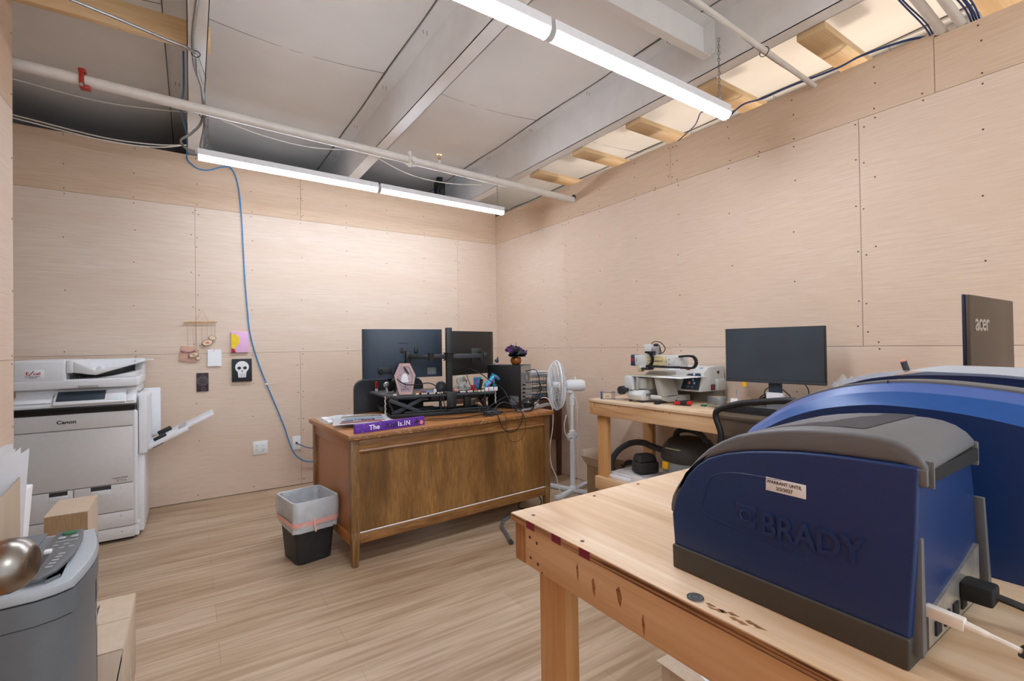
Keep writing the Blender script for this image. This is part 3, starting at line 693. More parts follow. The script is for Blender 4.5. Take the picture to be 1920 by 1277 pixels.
st = MB().box(-.243, -.155, F+.0005, F+.002, 1.087, 1.142, .0005).build('service_sticker', 'white', t)
mb = MB(); mb.text('E', .026, frame((-.236, F-.0005, 1.112), (1,0,0), (0,0,1)), .0003, bold=.0006, font_scale_x=1.1); mb.text('cel', .024, frame((-.203, F-.0005, 1.112), (1,0,0), (0,0,1)), .0003, bold=.0006, font_scale_x=1.2); mb.build('sticker_name', 'textred', st, False)
mb = MB(); mb.prism([(-.224, 1.106), (-.220, 1.106), (-.198, 1.136), (-.203, 1.136)], 'y', F-.0008, F).text('SALES  SERVICE  SUPPLIES', .0058, frame((-.239, F-.0005, 1.100), (1,0,0), (0,0,1)), .0002, bold=.0002, font_scale_x=1.0).text('1-800-000-0000', .0058, frame((-.225, F-.0005, 1.092), (1,0,0), (0,0,1)), .0002, bold=.0002); mb.build('sticker_small_print', 'text', st, False)
MB().text('Canon', .030, frame((-.10, F-.001, .800), (1,0,0), (0,0,1)), .0005, bold=.0009, font_scale_x=1.15).build('maker_lettering', 'text', t, False)
MB().text('imageRUNNER', .0115, frame((.165, F-.001, .418), (1,0,0), (0,0,1)), .0003, bold=.0001, font_scale_x=1.1, shear=.2).text('ADVANCE', .007, frame((.192, F-.001, .408), (1,0,0), (0,0,1)), .0003).text('C5535i', .008, frame((.205, F-.001, .398), (1,0,0), (0,0,1)), .0003).box(.232, .237, F-.0015, F, .399, .404).build('model_lettering', 'text', t, False)
MB().box(.19, .196, F-.0015, F, .398, .404).build('model_mark', 'textred', t, False)
# right side finisher-like pod and bypass tray
MB().box(.30, .345, F+.05, F+.09, .555, .955, .006).build('side_pod_front', 'canonw', t)
MB().prism([(.29, .555), (.345, .555), (.345, .93), (.33, .955), (.29, .955)], 'y', F+.09, BK-.09, .004).build('side_pod', 'canonw', t)
MB().box(.292, .40, BK-.11, BK-.09, .60, .965, .006).build('side_pod_rear_wall', 'canonw', t)
MB().box(.29, .325, F+.08, BK-.06, .03, .555, .004).build('side_lower_cover', 'canonw', t)
def tilt(name, m, par, x0, x1, y0, y1, z0, z1, bev=.003):
    mb = MB(); mb.M = Matrix.Translation((.34, 0, .565)) @ Matrix.Rotation(R_(-26), 4, 'Y'); mb.box(x0, x1, y0, y1, z0, z1, bev); return mb.build(name, m, par)
by = tilt('bypass_tray', 'white', t, .0, .26, -.16, .18, -.012, .018); tilt('bypass_extension', 'white', by, .20, .445, -.13, .15, .000, .018)
tilt('wire_foot', 'white', by, .42, .435, -.12, .13, .004, .02); tilt('paper_guide', 'black', by, .05, .13, -.13, -.10, .018, .04, .006); tilt('paper_guide', 'black', by, .07, .16, .08, .11, .018, .05, .006)
tilt('hinge_block', 'black', by, .02, .09, -.12, .14, -.022, 0)

# ================================================================== SHREDDER, BOXES ON THE LEFT
t = thing('paper_shredder', 'tall grey floor paper shredder with a button panel', 'shredder', (-3.36, -3.18, 0)); t.scale = (1, 1, 1.02)
# local +x is the bowed front with the window; outline in plan
def outline(e=0, back=-.17):
    pts = [(back, -.195-e), (.06, -.20-e), (.105, -.197-e), (.135, -.185-e)]
    for k in range(0, 9):
        a = k/8; y = -.165+.355*a; pts.append((.150+e+.027*math.sin(PI*min(1, a*1.0)*.85+.35), y))
    pts += [(.155+e, .205+e), (back, .205+e)]
    return pts
MB().prism(outline(-.004), 'z', .03, .665, .0).build('bin_body', 'shred', t, 60)
MB().prism(outline(-.02), 'z', 0, .03).build('plinth', 'black', t)
MB().prism(outline(0), 'z', .668, .716, .0).build('head_lower', 'shred', t, 60)
MB().prism(outline(.002), 'z', .719, .738, .003, poly2=outline(-.004)).build('head_rim', 'shredlite', t, 60)
MB().prism(outline(-.045, -.17), 'z', .738, .746, .0).build('head_top', 'shred', t, 60)
MB().prism([(-.165, -.18), (.055, -.185), (.055, .19), (-.165, .19)], 'z', .746, .75, .002).build('lid', 'shred', t)
pp = MB().prism([(.078, -.165), (.105, -.168), (.128, -.13), (.142, -.04), (.142, .07), (.132, .16), (.078, .165)], 'z', .746, .754, .003).build('control_panel', 'shredpanel', t)
MB().cyl((.107, .135, .754), (.107, .135, .757), .014, n=20).build('start_button', 'green', pp)
for y, x in ((.10, .098), (.10, .122)): MB().box(x-.007, x+.007, y-.008, y+.008, .754, .7565, .002).build('arrow_button', 'shredlite', pp)
mb = MB(); mb.box(.09, .132, .071, .075, .754, .755)
for y, x in ((.045, .095), (.045, .115), (.02, .092), (.02, .110), (.02, .128)): mb.box(x-.005, x+.005, y-.003, y+.003, .754, .7552)
for k in range(5): mb.box(.112-.002*k, .124-.002*k, -.03-.02*k, -.022-.02*k, .754, .7552)
mb.build('indicator', 'shredlite', pp, False)['kind'] = 'stuff'
MB().box(.084, .094, -.13, -.005, .754, .7548).build('disc_slot', 'slot', pp, False); MB().box(.083, .097, -.012, .004, .754, .762, .002).build('slider', 'white', pp)
MB().box(-.14, -.03, .02, .026, .75, .7505).build('paper_slot', 'slot', t, False)
def bow(y, e=0):
    a = (y+.165)/.355; return .150+e+.027*math.sin(PI*a*.85+.35)
def patch(y0, y1, z0, z1, nm, m, par, e=-.0035, z2=None, y2=None):
    return MB().grid(lambda a_, b_: (bow(y0+(y1-y0)*a_, e), y0+(y1-y0)*a_, z0+(z1-z0)*b_), 10, 2, .0012).build(nm, m, par, False)
patch(.03, .15, .60, .664, 'handle_recess', 'shredlite', t, -.0028)
patch(.055, .115, .05, .52, 'level_window', 'shredwin', t, -.003)
lb = patch(.02, .115, .545, .583, 'label', 'white', t, -.003)
MB().text('MS 320 cc', .019, frame((bow(.0675, -.0012), .025, .556), (-.02, 1, 0), (0, 0, 1)), .0002, bold=.0004).build('label_lettering', 'text', lb, False)

def carton(name, lab, loc, rz, sx, sy, sz, m='card', flap=True, tape=False):
    t = thing(name, lab, 'box', loc, rz)
    MB().box(-sx/2, sx/2, -sy/2, sy/2, 0, sz-.004, .002).build('carton_body', m, t)
    if flap:
        MB().box(-sx/2, sx/2, -sy/2, -.001, sz-.003, sz).build('flap', m, t); MB().box(-sx/2, sx/2, .001, sy/2, sz-.003, sz+.001).build('flap', m, t)
    if tape: MB().box(-sx/2-.0005, sx/2+.0007, -.024, .024, sz, sz+.0012).box(sx/2, sx/2+.0007, -.024, .024, sz-.07, sz).build('packing_tape', 'plastic', t, False)
    return t
t = carton('cardboard_box', 'low cardboard box on the floor in front of the copier, beyond the shredder', (-3.285, -2.57, 0), 0, .23, .42, .30)
mb = MB(); mb.M = Matrix.Translation((.115, 0, .295)) @ Matrix.Rotation(R_(10), 4, 'Y'); mb.box(0, .003, -.21, .21, -.13, 0); mb.build('side_flap', 'card', t, False)
MB().box(.1152, .1175, .0, .006, .02, .16).build('packing_tape', 'plastic', t, False)
t = carton('cardboard_box', 'narrow tall cardboard box standing beside the copier drawers', (-3.467, -1.61, 0), 0, .15, .30, .50, flap=False)
MB().box(-.076, .076, -.152, .15, .497, .501).build('lid_flap', 'card', t, False); MB().box(-.075, .075, -.152, -.150, .0, .495).build('end_panel', 'card_dark', t, False)
# tall open box with rolled papers
t = thing('cardboard_box', 'tall open cardboard box full of large papers against the near wall', 'box', (-3.572, -2.634, 0), R_(12))
MB().prism([(.135, 0), (.135, .885), (.125, .872), (.10, .840), (.07, .815), (.03, .795), (-.065, .78), (-.065, 0)], 'y', -.19, -.185).build('front_wall', 'card', t, False)
MB().prism([(-.185, 0), (.10, 0), (.10, .84), (-.185, .885)], 'x', .131, .135).build('side_wall', 'card', t, False)
MB().box(-.065, .135, .096, .10, 0, .84).box(-.065, -.061, -.185, .096, 0, .78).box(-.065, .135, -.185, .096, 0, .01).build('rear_walls', 'card_dark', t, False)
for k, (y, h, out) in enumerate(((-.165, .97, .030), (-.115, .955, .012), (-.06, .94, .0), (.03, .95, -.005))):
    mb = MB()
    mb.grid(lambda a, b, y=y, h=h, out=out: (-.055+(.180+out*b*b)*a, y+.012*math.sin(a*6+k)*min(1, b+.2), .03+(h-.03)*b - (.075*(1-a)+.012*math.sin(a*9+k))*b**3), 16, 10, .004)
    o = mb.build('paper_bundle', 'paper'); tag(o, ['bundle of large white papers curling up at the near side of the tall box', 'second bundle of white papers in the tall box', 'third bundle of white papers in the tall box', 'rearmost bundle of white papers in the tall box'][k], 'papers', 'papers in the tall box', (-3.572, -2.634, 0), R_(12))
t = thing('white_pouch', 'stiff white foam pouch leaning beside the tall paper box', 'pouch', (-3.50, -2.33, 0))
MB().prism([(-.09, 0), (-.03, 0), (.026, .76), (-.01, .765), (-.10, .75)], 'y', -.05, .05, .003).build('pouch', 'paper', t)

# ================================================================== DOOR AT THE NEAR LEFT
E0 = (-3.170, -3.966)
dr = empty_struct('door_1', (E0[0], E0[1], 0)); dr.rotation_euler = (0, 0, R_(-10))
MB().box(-.038, 0, -.80, 0, .012, 2.04, .002).build('leaf', 'orange', dr)
kn = MB()
kn.lathe([(.0305, 0), (.0305, .004), (.027, .008), (.014, .010), (.012, .022), (.016, .026), (.023, .031), (.0275, .040), (.0275, .048), (.024, .057), (.0185, .063), (.015, .065)], (0, -.085, 1.03), 36, (1, 0, 0))
o = kn.build('door_knob', 'nickel', dr, 60)
MB().lathe([(.0155, .0648), (.0135, .060), (.004, .058), (.001, .058)], (0, -.085, 1.03), 24, (1, 0, 0)).build('knob_dish', 'chrome', o, 60)
MB().cyl((.058, -.085, 1.03), (.062, -.085, 1.03), .004, n=12).build('lock_button', 'chrome', o)

# ================================================================== WASTE BIN
t = thing('waste_bin', 'black plastic waste bin with a clear liner beside the wooden desk', 'bin', (-2.404, -1.655, 0), R_(10))
def rrect(hx, hy, r_, z, n=5):
    pts = []
    for cx, cy, a0 in ((hx-r_, hy-r_, 0), (-hx+r_, hy-r_, 90), (-hx+r_, -hy+r_, 180), (hx-r_, -hy+r_, 270)):
        for k in range(n+1): a = R_(a0+90*k/n); pts.append((cx+r_*math.cos(a), cy+r_*math.sin(a), z))
    return pts
def loft(mb, rings, cap0=True, cap1=False):
    V = [[mb.bm.verts.new(p) for p in r_] for r_ in rings]
    for A, B in zip(V, V[1:]):
        for k in range(len(A)): mb.bm.faces.new([A[k], A[(k+1)%len(A)], B[(k+1)%len(A)], B[k]])
    if cap0: mb.bm.faces.new(V[0][::-1])
    if cap1: mb.bm.faces.new(V[-1])
    return mb
loft(MB(), [rrect(.095, .105, .03, 0), rrect(.102, .114, .032, .008), rrect(.126, .146, .035, .345), rrect(.129, .149, .035, .365), rrect(.126, .146, .033, .365), rrect(.121, .141, .033, .34), rrect(.097, .108, .03, .015)], True, True).build('bucket', 'binblack', t)
rn = random.Random(4)
def jit(ring, a): return [(x+rn.uniform(-a, a), y+rn.uniform(-a, a), z+rn.uniform(-a, a)) for x, y, z in ring]
loft(MB(), [jit(rrect(.130, .154, .04, .20, 6), .009), jit(rrect(.132, .157, .04, .24, 6), .004), jit(rrect(.136, .162, .04, .30, 6), .005), jit(rrect(.137, .160, .04, .345, 6), .003), rrect(.134, .154, .038, .372, 6), rrect(.124, .144, .036, .371, 6), jit(rrect(.117, .136, .034, .33, 6), .006), jit(rrect(.106, .12, .034, .22, 6), .009), jit(rrect(.093, .10, .03, .06, 6), .006)], False, True).build('liner', 'liner', t)
loft(MB(), [jit(rrect(.1345, .158, .04, .232, 6), .001), jit(rrect(.1375, .1625, .04, .262, 6), .001)], False).build('drawstring', 'pinktie', t)
MB().ball((-.02, -.162, .25), .008, .006, .03).tube([(-.02, -.162, .24), (-.015, -.166, .195)], .005, 6, 0).build('knot', 'pinktie', t)

# ================================================================== WOODEN DESK
DA = R_(3.25)
t = thing('wooden_desk', 'old wide wooden desk with a worn modesty panel and white scratches', 'desk', (-2.256, -2.025, 0), DA)
W, D = 1.54, .84
MB().box(0, W, 0, D, .728, .760, .006).build('desk_top', 'desk_top', t)
MB().box(-.001, W+.001, -.002, .022, .727, .752, .006).build('top_edge_band', 'desk_x', t)
for x in (.02, W-.075):
    for y in (.022, D-.07):
        MB().prism([(x, y), (x+.05, y), (x+.05, y+.05), (x, y+.05)], 'z', .728, .20, .003).prism([(x, y), (x+.05, y), (x+.05, y+.05), (x, y+.05)], 'z', .20, .0, .002, poly2=[(x+.010, y+.006), (x+.040, y+.006), (x+.040, y+.038), (x+.010, y+.038)]).build('leg', 'desk_z', t)
MB().box(.07, W-.075, .030, .045, .66, .728, .002).build('top_rail', 'desk_x', t)
MB().prism([(.024, .655), (.034, .672), (.045, .66), (.045, .648), (.030, .648)], 'x', .07, W-.075).build('moulding', 'desk_x', t)
MB().box(.07, W-.075, .040, .050, .19, .66).build('front_panel', 'desk_front', t)
MB().box(.07, W-.075, .028, .045, .13, .195, .004).build('bottom_rail', 'desk_x', t)
MB().box(.07, W-.075, .0265, .031, .192, .197).build('worn_edge', 'paper', t, False)
for x0 in (.024, W-.05):
    MB().box(x0+.012, x0+.024, .07, D-.07, .17, .70).build('side_panel', 'desk_side', t)
    MB().box(x0, x0+.03, .07, D-.07, .66, .728, .002).build('side_top_rail', 'desk_side', t); MB().box(x0, x0+.03, .07, D-.07, .12, .175, .003).build('side_bottom_rail', 'desk_side', t)
for x0, x1 in ((.06, .47), (1.07, W-.08)):
    MB().box(x0, x1, .06, D-.05, .17, .72).build('drawer_pedestal', 'desk_side', t)
    for z0, z1 in ((.19, .42), (.44, .57), (.59, .70)):
        q = MB().box(x0+.02, x1-.02, D-.052, D-.035, z0, z1, .003).build('drawer', 'desk_x', t)
        MB().box((x0+x1)/2-.05, (x0+x1)/2+.05, D-.036, D-.02, (z0+z1)/2-.006, (z0+z1)/2+.006, .003).build('drawer_pull', 'brass', q)
mb = MB()
rs = random.Random(9)
for k in range(90):
    x = rs.uniform(.02, 1.5); y = -.0025; z_ = .729+rs.uniform(0, .020); mb.box(x, x+rs.uniform(.003, .022), y, y+.001, z_, z_+rs.uniform(.0006, .002))
mb.build('edge_scratches', 'stud', t, False)['kind'] = 'stuff'
def dk(a, b, z=0.76):
    return (-2.256+a*math.cos(DA)-b*math.sin(DA), -2.025+a*math.sin(DA)+b*math.cos(DA), z)
def dtag(o, lab, cat, a, b, z=.76, rot=0, group=None): return tag(o, lab, cat, group, dk(a, b, z), DA+rot)

# papers, sign
t = thing('clear_bag', 'clear plastic bag of papers on the near left of the desk', 'bag', dk(.15, .63), DA+R_(-4))
MB().grid(lambda a, b: (-.13+.30*a, -.17+.34*b, .003+.022*math.sin(PI*a)*math.sin(PI*b)+.006*math.sin(a*17+b*11)*math.sin(PI*a)), 22, 26, .0012).build('plastic_sleeve', 'bubble', t)
MB().box(-.10, .11, -.12, .12, .001, .012).build('contents', 'paper', t)
for k, (a, b, rot, lab, g) in enumerate(((.205, .37, -17, 'printed newspaper insert lying topmost with red and blue bands', None), (.24, .42, -6, 'folded white flyer under the printed insert', None), (.32, .37, -33, 'white leaflet fanned out beneath the insert towards the riser', None))):
    z = .760+[.024, .012, .0005][k]
    q = thing('newspaper', lab, 'papers', dk(a, b, z), DA+R_(rot))
    MB().grid(lambda x, y, k=k: (-.17+.34*x, -.19+.38*y, .0025+.004*math.sin(x*3+k)+.002*math.sin(y*7)), 10, 10, .006).build('pages', 'paper', q)
    if k == 0:
        zf = lambda x, y: .0025+.004*math.sin((x+.15)/.3*3)+.002*math.sin((y+.19)/.38*7)+.0012
        def band(x0, x1, y0, y1, m, nm):
            MB().grid(lambda a_, b_: (x0+(x1-x0)*a_, y0+(y1-y0)*b_, zf(x0+(x1-x0)*a_, y0+(y1-y0)*b_)), 8, 8, .0005).build(nm, m, q)
        band(-.13, .12, -.155, -.12, 'newsred', 'red_band'); band(-.10, .14, -.02, .06, 'newsblue', 'blue_band'); band(.0, .14, -.10, -.07, 'newsred', 'red_band'); band(-.12, -.05, -.10, -.045, 'charcoal', 'photo_block')
        band(-.12, .14, .10, .17, 'stone', 'photo_block')
        MB().text('NEWS', .045, frame((-.045, -.095, .0125), (1,0,0), (0,1,0)), .0006, bold=.001).build('headline', 'text', q, False)
t = thing('wooden_sign', 'long purple sign reading The Witch Is IN on the desk edge', 'sign', dk(.045, .022), DA+R_(4.4))
MB().box(0, .455, 0, .02, 0, .052, .0015).build('board', 'purple', t)
def fr(x, z): return frame((x, -.0008, z), (1,0,0), (0,0,1))
MB().text('The', .040, fr(.085, .013), .0004, bold=.0008, font_scale_x=1.05).text('Is.IN', .040, fr(.268, .013), .0004, bold=.0006, font_scale_x=1.0, spacing=1.12).build('white_lettering', 'textw', t, False)
MB().text('Witch', .042, fr(.175, .011), .0005, bold=.0002, font_scale_x=.85, shear=.45).build('black_lettering', 'text', t, False)
mb = MB(); rs = random.Random(2)
for k in range(26):
    x = rs.choice([rs.uniform(.01, .08), rs.uniform(.01, .08), rs.uniform(.36, .45), rs.uniform(.08, .36)]); z = rs.uniform(.005, .048); s_ = rs.uniform(.0008, .0022)
    mb.box(x-s_, x+s_, -.0008, .0, z-s_, z+s_)
mb.build('star_print', 'lilac', t, False)['kind'] = 'stuff'
MB().cyl((.432, -.0006, .018), (.432, 0, .018), .013, n=20).build('moon_print', 'coral', t, False)
MB().prism([(.385, .02), (.395, .032), (.398, .046), (.402, .034), (.41, .03), (.424, .016), (.405, .02), (.392, .014)], 'y', -.001, 0).build('witch_print', 'text', t, False)

# ================================================================== DESK RISER
RA = R_(-10.8)
RB = (-1.853, -1.583)
def rs_(a, b, z=.76): return (RB[0]+a*math.cos(RA)-b*math.sin(RA), RB[1]+a*math.sin(RA)+b*math.cos(RA), z)
t = thing('desk_riser', 'black height adjustable desk riser carrying ornaments and screens', 'desk riser', (RB[0], RB[1], .76), RA)
RW = .765
MB().box(0, RW, 0, .035, 0, .028, .004).box(0, RW, .33, .36, 0, .018, .003).build('base_cross_bars', 'black', t)
for x in (.0, RW-.04): MB().box(x, x+.04, .02, .56, 0, .02, .003).build('base_rail', 'black', t)
MB().box(-.02, .0, .30, .58, .012, .045, .003).build('lift_handle', 'charcoal', t)
for x in (.03, RW-.05):
    for (y0, z0, y1, z1) in ((.05, .02, .48, .128), (.05, .128, .48, .02)):
        q = MB(); L = math.hypot(y1-y0, z1-z0); q.M = Matrix.Translation((x+(.014 if z0 > z1 else 0), y0, z0)) @ Matrix.Rotation(math.atan2(z1-z0, y1-y0), 4, 'X'); q.box(0, .012, 0, L, -.014, .014, .003)
        q.build('scissor_arm', 'charcoal', t)
q = MB(); q.M = Matrix.Translation((.02, .06, .02)) @ Matrix.Rotation(R_(-26), 4, 'Y'); q.box(0, .26, 0, .03, -.015, .012, .003); q.build('scissor_arm', 'charcoal', t)
q = MB(); q.M = Matrix.Translation((.0, .04, .125)) @ Matrix.Rotation(R_(24), 4, 'Y'); q.box(0, .26, 0, .03, -.015, .012, .003); q.build('scissor_arm', 'charcoal', t)
MB().prism([(-.085, .50), (.0, .05), (.03, .025), (RW-.0, .0), (RW+.01, .04), (RW+.01, .42), (RW-.05, .50), (.05, .58), (-.06, .56)], 'z', .133, .150, .004).build('platform', 'charcoal', t)
MB().box(.30, .72, .09, .42, .10, .133, .003).build('drawer_frame', 'black', t)
MB().box(.04, .5, .40, .60, .055, .07, .003).build('keyboard_tray', 'charcoal', t)
MB().box(.36, .375, .07, .1, .02, .133).build('bracket', 'black', t); MB().box(.70, .715, .07, .1, .02, .133).build('bracket', 'black', t); MB().box(.55, .60, .08, .12, .03, .133, .002).build('bracket', 'black', t)
MB().cyl((.10, .05, .03), (.72, .05, .03), .010).build('gas_strut', 'black', t)
MB().box(.15, .34, .12, .2, .02, .05, .004).build('mechanism_box', 'blackm', t)

# ------------------------------------------------------------------ monitors on the arm
def monitor_back(lab, cx, cy, ang, z0, w_, h, m, logo=None, port=True, lab_x=.17, mount=.0):
    t = thing('monitor', lab, 'monitor', (cx, cy, z0), ang)
    MB().box(-w_/2, w_/2, 0, .018, 0, h, .003).build('screen_frame', 'black', t)
    MB().prism([(-w_/2+.002, .001), (w_/2-.002, .001), (w_/2-.05, -.018), (-w_/2+.05, -.018)], 'z', .002, h-.002, .001).build('back_cover', m, t)
    MB().box(-w_/2+.006, w_/2-.006, .0175, .019, .012, h-.006).build('screen', 'screen', t)
    if port:
        q = MB().box(-.19, -.09, -.024, -.016, .035, .085, .006).build('port_recess', 'black', t)
        MB().ball((-.17, -.03, .05), .014, .012, .022, 10).build('cable_plug', 'blackm', q)
    MB().box(lab_x, lab_x+.065, -.0195, -.0175, .02, .07).build('rating_label', 'smoke' if not port else 'smoke', t, False)
    if logo: MB().text(logo, .014, frame((-.01, -.0188, h*.70), (1,0,0), (0,0,1)), .0006, 'CENTER', .0003, 1.2).build('maker_lettering', 'black', t, False)
    return t
monitor_back('left of two dark monitors seen from behind over the wooden desk', -1.700, -1.437, R_(-6.7), 1.026, .582, .354, 'monback', 'SAMSUNG', True, .17)
monitor_back('dark monitor seen from behind next to the black computer tower', -1.115, -1.388, R_(15.5), 1.024, .515, .345, 'monback2', None, False, .18)
MB_ = None
t = thing('monitor_stand', 'black pole with two arms holding the pair of desk monitors', 'monitor arm', (-1.419, -1.60, .912), R_(-10.8))
MB().box(-.022, .022, -.018, .018, 0, .475, .004).build('pole', 'black', t)
MB().box(-.05, .05, -.055, .05, 0, .012, .003).box(-.035, .035, -.062, -.050, -.10, .01, .003).build('clamp', 'black', t)
mb = MB()
for k in range(4): mb.cyl((0, -.064, -.085+.022*k), (0, -.061, -.085+.022*k), .005, n=10)
mb.build('clamp_screw', 'slot', t, False)
MB().cyl((0, 0, .24), (0, 0, .29), .034).build('collar', 'blackm', t); MB().cyl((0, 0, .290), (0, 0, .294), .046).cyl((0, 0, .236), (0, 0, .240), .044).build('collar_ring', 'black', t)
MB().box(-.125, -.02, -.016, .008, .248, .282, .004).build('arm', 'black', t); MB().cyl((-.135, -.004, .238), (-.135, -.004, .292), .022).build('elbow', 'blackm', t)
q = MB(); q.M = Matrix.Translation((-.135, -.004, .252)) @ Matrix.Rotation(R_(180-18), 4, 'Z'); q.box(0, .15, -.012, .012, 0, .028, .004); q.build('arm', 'black', t)
MB().box(-.30, -.262, .06, .105, .22, .31, .004).build('mounting_plate', 'black', t)
q = MB(); q.M = Matrix.Translation((.02, 0, .248)) @ Matrix.Rotation(R_(6), 4, 'Z'); q.box(0, .235, -.014, .010, 0, .034, .004); q.build('arm', 'charcoal', t)
MB().cyl((.262, .027, .238), (.262, .027, .30), .02).box(.27, .30, .0, .03, .245, .285, .004).build('elbow', 'black', t)
MB().box(.20, .28, .085, .105, .21, .32, .004).cyl((.262, .03, .265), (.25, .10, .265), .014).build('mounting_plate', 'black', t)
mb = MB()
for x in (-.34, -.235): mb.box(x, x+.03, .085, .10, .29, .335, .008)
o = mb.build('mounting_ear', 'black', t)

# ------------------------------------------------------------------ ornaments on the riser
ZP = .9105
t = thing('coffin_frame', 'pink coffin shaped frame with a raven and dome print', 'frame', rs_(.115, .09, ZP+.002), RA+R_(2))
PR = [(-.042, 0), (.046, 0), (.075, .135), (.036, .222), (-.036, .222), (-.075, .135)]
q = MB(); q.M = Matrix.Rotation(R_(-4), 4, 'X')
inner = [(x*.78, .012+z*.885) for x, z in PR]
q.prism(PR, 'y', 0, .012, .002); q.build('frame_back', 'framepink', t)
def ring(poly, k=.80, dz=.022):
    q = MB(); q.M = Matrix.Rotation(R_(-4), 4, 'X'); n = len(poly); inn = [(x*k, .0215+z*.80) for x, z in poly]
    A = [q.bm.verts.new((x, -.010, z)) for x, z in poly]; B = [q.bm.verts.new((x, -.010, z)) for x, z in inn]; C_ = [q.bm.verts.new((x, .001, z)) for x, z in poly]; D_ = [q.bm.verts.new((x, .001, z)) for x, z in inn]
    for i in range(n):
        j = (i+1) % n; q.bm.faces.new([A[i], A[j], B[j], B[i]]); q.bm.faces.new([A[i], C_[i], C_[j], A[j]]); q.bm.faces.new([B[i], B[j], D_[j], D_[i]])
    bmesh.ops.transform(q.bm, matrix=q.M, verts=q.bm.verts); return q
ring(PR).build('frame_rim', 'framepink', t, False)
q = MB(); q.M = Matrix.Rotation(R_(-4), 4, 'X'); q.prism([(x*.8, .0215+z*.8) for x, z in PR], 'y', -.001, 0); q.build('print', 'framepaper', t, False)
q = MB(); q.M = Matrix.Rotation(R_(-4), 4, 'X'); q.prism([(-.024, .085), (.024, .085), (.024, .12), (.014, .143), (0, .15), (-.014, .143), (-.024, .12)], 'y', -.0025, -.001); q.build('dome_print', 'artwhite', t, False)
q = MB(); q.M = Matrix.Rotation(R_(-4), 4, 'X'); q.prism([(-.008, .195), (.0, .198), (.014, .18), (.034, .145), (.026, .142), (.006, .16), (-.004, .178)], 'y', -.003, -.001)
q.box(-.026, .026, -.0025, -.001, .083, .086).box(-.0015, .0015, -.0025, -.001, .055, .083).box(-.014, .014, -.0025, -.001, .052, .055).box(-.03, .03, -.0025, -.001, .038, .041).box(-.03, .03, -.0025, -.001, .018, .021)
for x in (-.026, -.012, .004, .02): q.box(x, x+.002, -.0025, -.001, .018, .041)
q.build('ink_print', 'text', t, False)
t = thing('lip_balm', 'upright red and white lip balm at the riser corner', 'lip balm', rs_(-.03, .50, ZP)); MB().cyl((0, 0, 0), (0, 0, .02), .0105).build('cap_base', 'white', t); MB().cyl((0, 0, .02), (0, 0, .072), .0105).ball((0, 0, .072), .0105, .0105, .004).build('tube', 'red', t)
t = thing('raven_figure', 'small black raven ornament with a silver skull by the coffin frame', 'ornament', rs_(.03, .32, ZP))
MB().ball((.03, .0, .055), .032, .026, .048, 14, Matrix.Rotation(R_(24), 4, 'Y')).ball((.012, 0, .098), .018, .016, .018).tube([(.045, 0, .03), (.058, 0, .004)], .008, 6, 0).build('raven_body', 'blackm', t)
MB().ball((-.012, -.005, .062), .026, .019, .021, 12, Matrix.Rotation(R_(-30), 4, 'Y')).cyl((-.01, 0, .045), (-.005, 0, 0), .008, .013).build('skull', 'silver', t)
def skullfig(t, s_, m='stone'):
    MB().ball((0, 0, .055*s_), .03*s_, .034*s_, .03*s_).ball((0, -.02*s_, .035*s_), .02*s_, .016*s_, .018*s_).box(-.014*s_, .014*s_, -.036*s_, -.01*s_, .012*s_, .03*s_, .003*s_).build('cranium', m, t, 60)
    mb = MB()
    for sx in (-1, 1): mb.ball((.012*s_*sx, -.031*s_, .05*s_), .008*s_, .006*s_, .008*s_, 10)
    mb.ball((0, -.036*s_, .038*s_), .003*s_, .003*s_, .005*s_, 8); mb.build('eye_hollow', 'black', t, 60)
t = thing('skull_ornament', 'pale stone skull ornament behind the monitor pole', 'ornament', rs_(.60, .33, ZP), RA+R_(40)); skullfig(t, 1.25)
t = thing('crouching_figure', 'pale stone crouching gargoyle figure on the riser', 'ornament', rs_(.57, .23, ZP), RA)
MB().ball((0, 0, .035), .034, .026, .034).ball((.028, -.004, .05), .018, .015, .022).ball((-.02, 0, .066), .016, .015, .017).tube([(-.03, -.01, .05), (-.05, -.015, .02), (-.052, -.02, .004)], .008, 8).tube([(.03, -.01, .05), (.045, -.02, .02), (.04, -.03, .005)], .008, 8).box(-.06, .05, -.03, .025, 0, .012, .004).build('figure', 'stone', t, 60)
t = thing('dome_ornament', 'dark grey dome shaped ornament left of the monitor pole', 'ornament', rs_(.395, .17, ZP), RA)
MB().lathe([(.036, 0), (.042, .014), (.042, .042), (.033, .066), (.016, .078), (.001, .080)]).build('dome', 'charcoal', t, 60)
t = thing('small_ghost', 'tiny white ghost figure by the dark dome ornament', 'ornament', rs_(.345, .15, ZP)); MB().lathe([(.012, 0), (.013, .014), (.009, .026), (.001, .03)], n=14).build('ghost', 'white', t, 60)
t = thing('coral_pompom', 'small coral coloured round ornament among the beads', 'ornament', rs_(.485, .09, ZP)); MB().ball((0, 0, .014), .022, .017, .014).build('pompom', 'coral', t, 60)
t = thing('red_cup', 'small red cup with a pale candle on the riser edge', 'cup', rs_(.63, .12, ZP)); MB().lathe([(.014, 0), (.018, .045), (.016, .045), (.012, .01)], n=16, cap=False).build('cup', 'red', t, 60); MB().cyl((-.004, 0, .004), (-.008, 0, .058), .007, .005).build('candle', 'cablew', t)
MB().ball((.012, -.016, .01), .016, .008, .009).ball((-.03, -.012, .008), .013, .009, .008).build('petals', 'red', t, 60)
t = thing('black_boot_figure', 'small black boot figurine between the red cup and bright dog', 'ornament', rs_(.69, .11, ZP))
MB().tube([(.006, 0, .088), (.002, 0, .06), (-.006, 0, .03), (-.010, 0, .012), (-.03, -.005, .008)], lambda a: .013-.004*a, 10).build('boot', 'blackm', t)
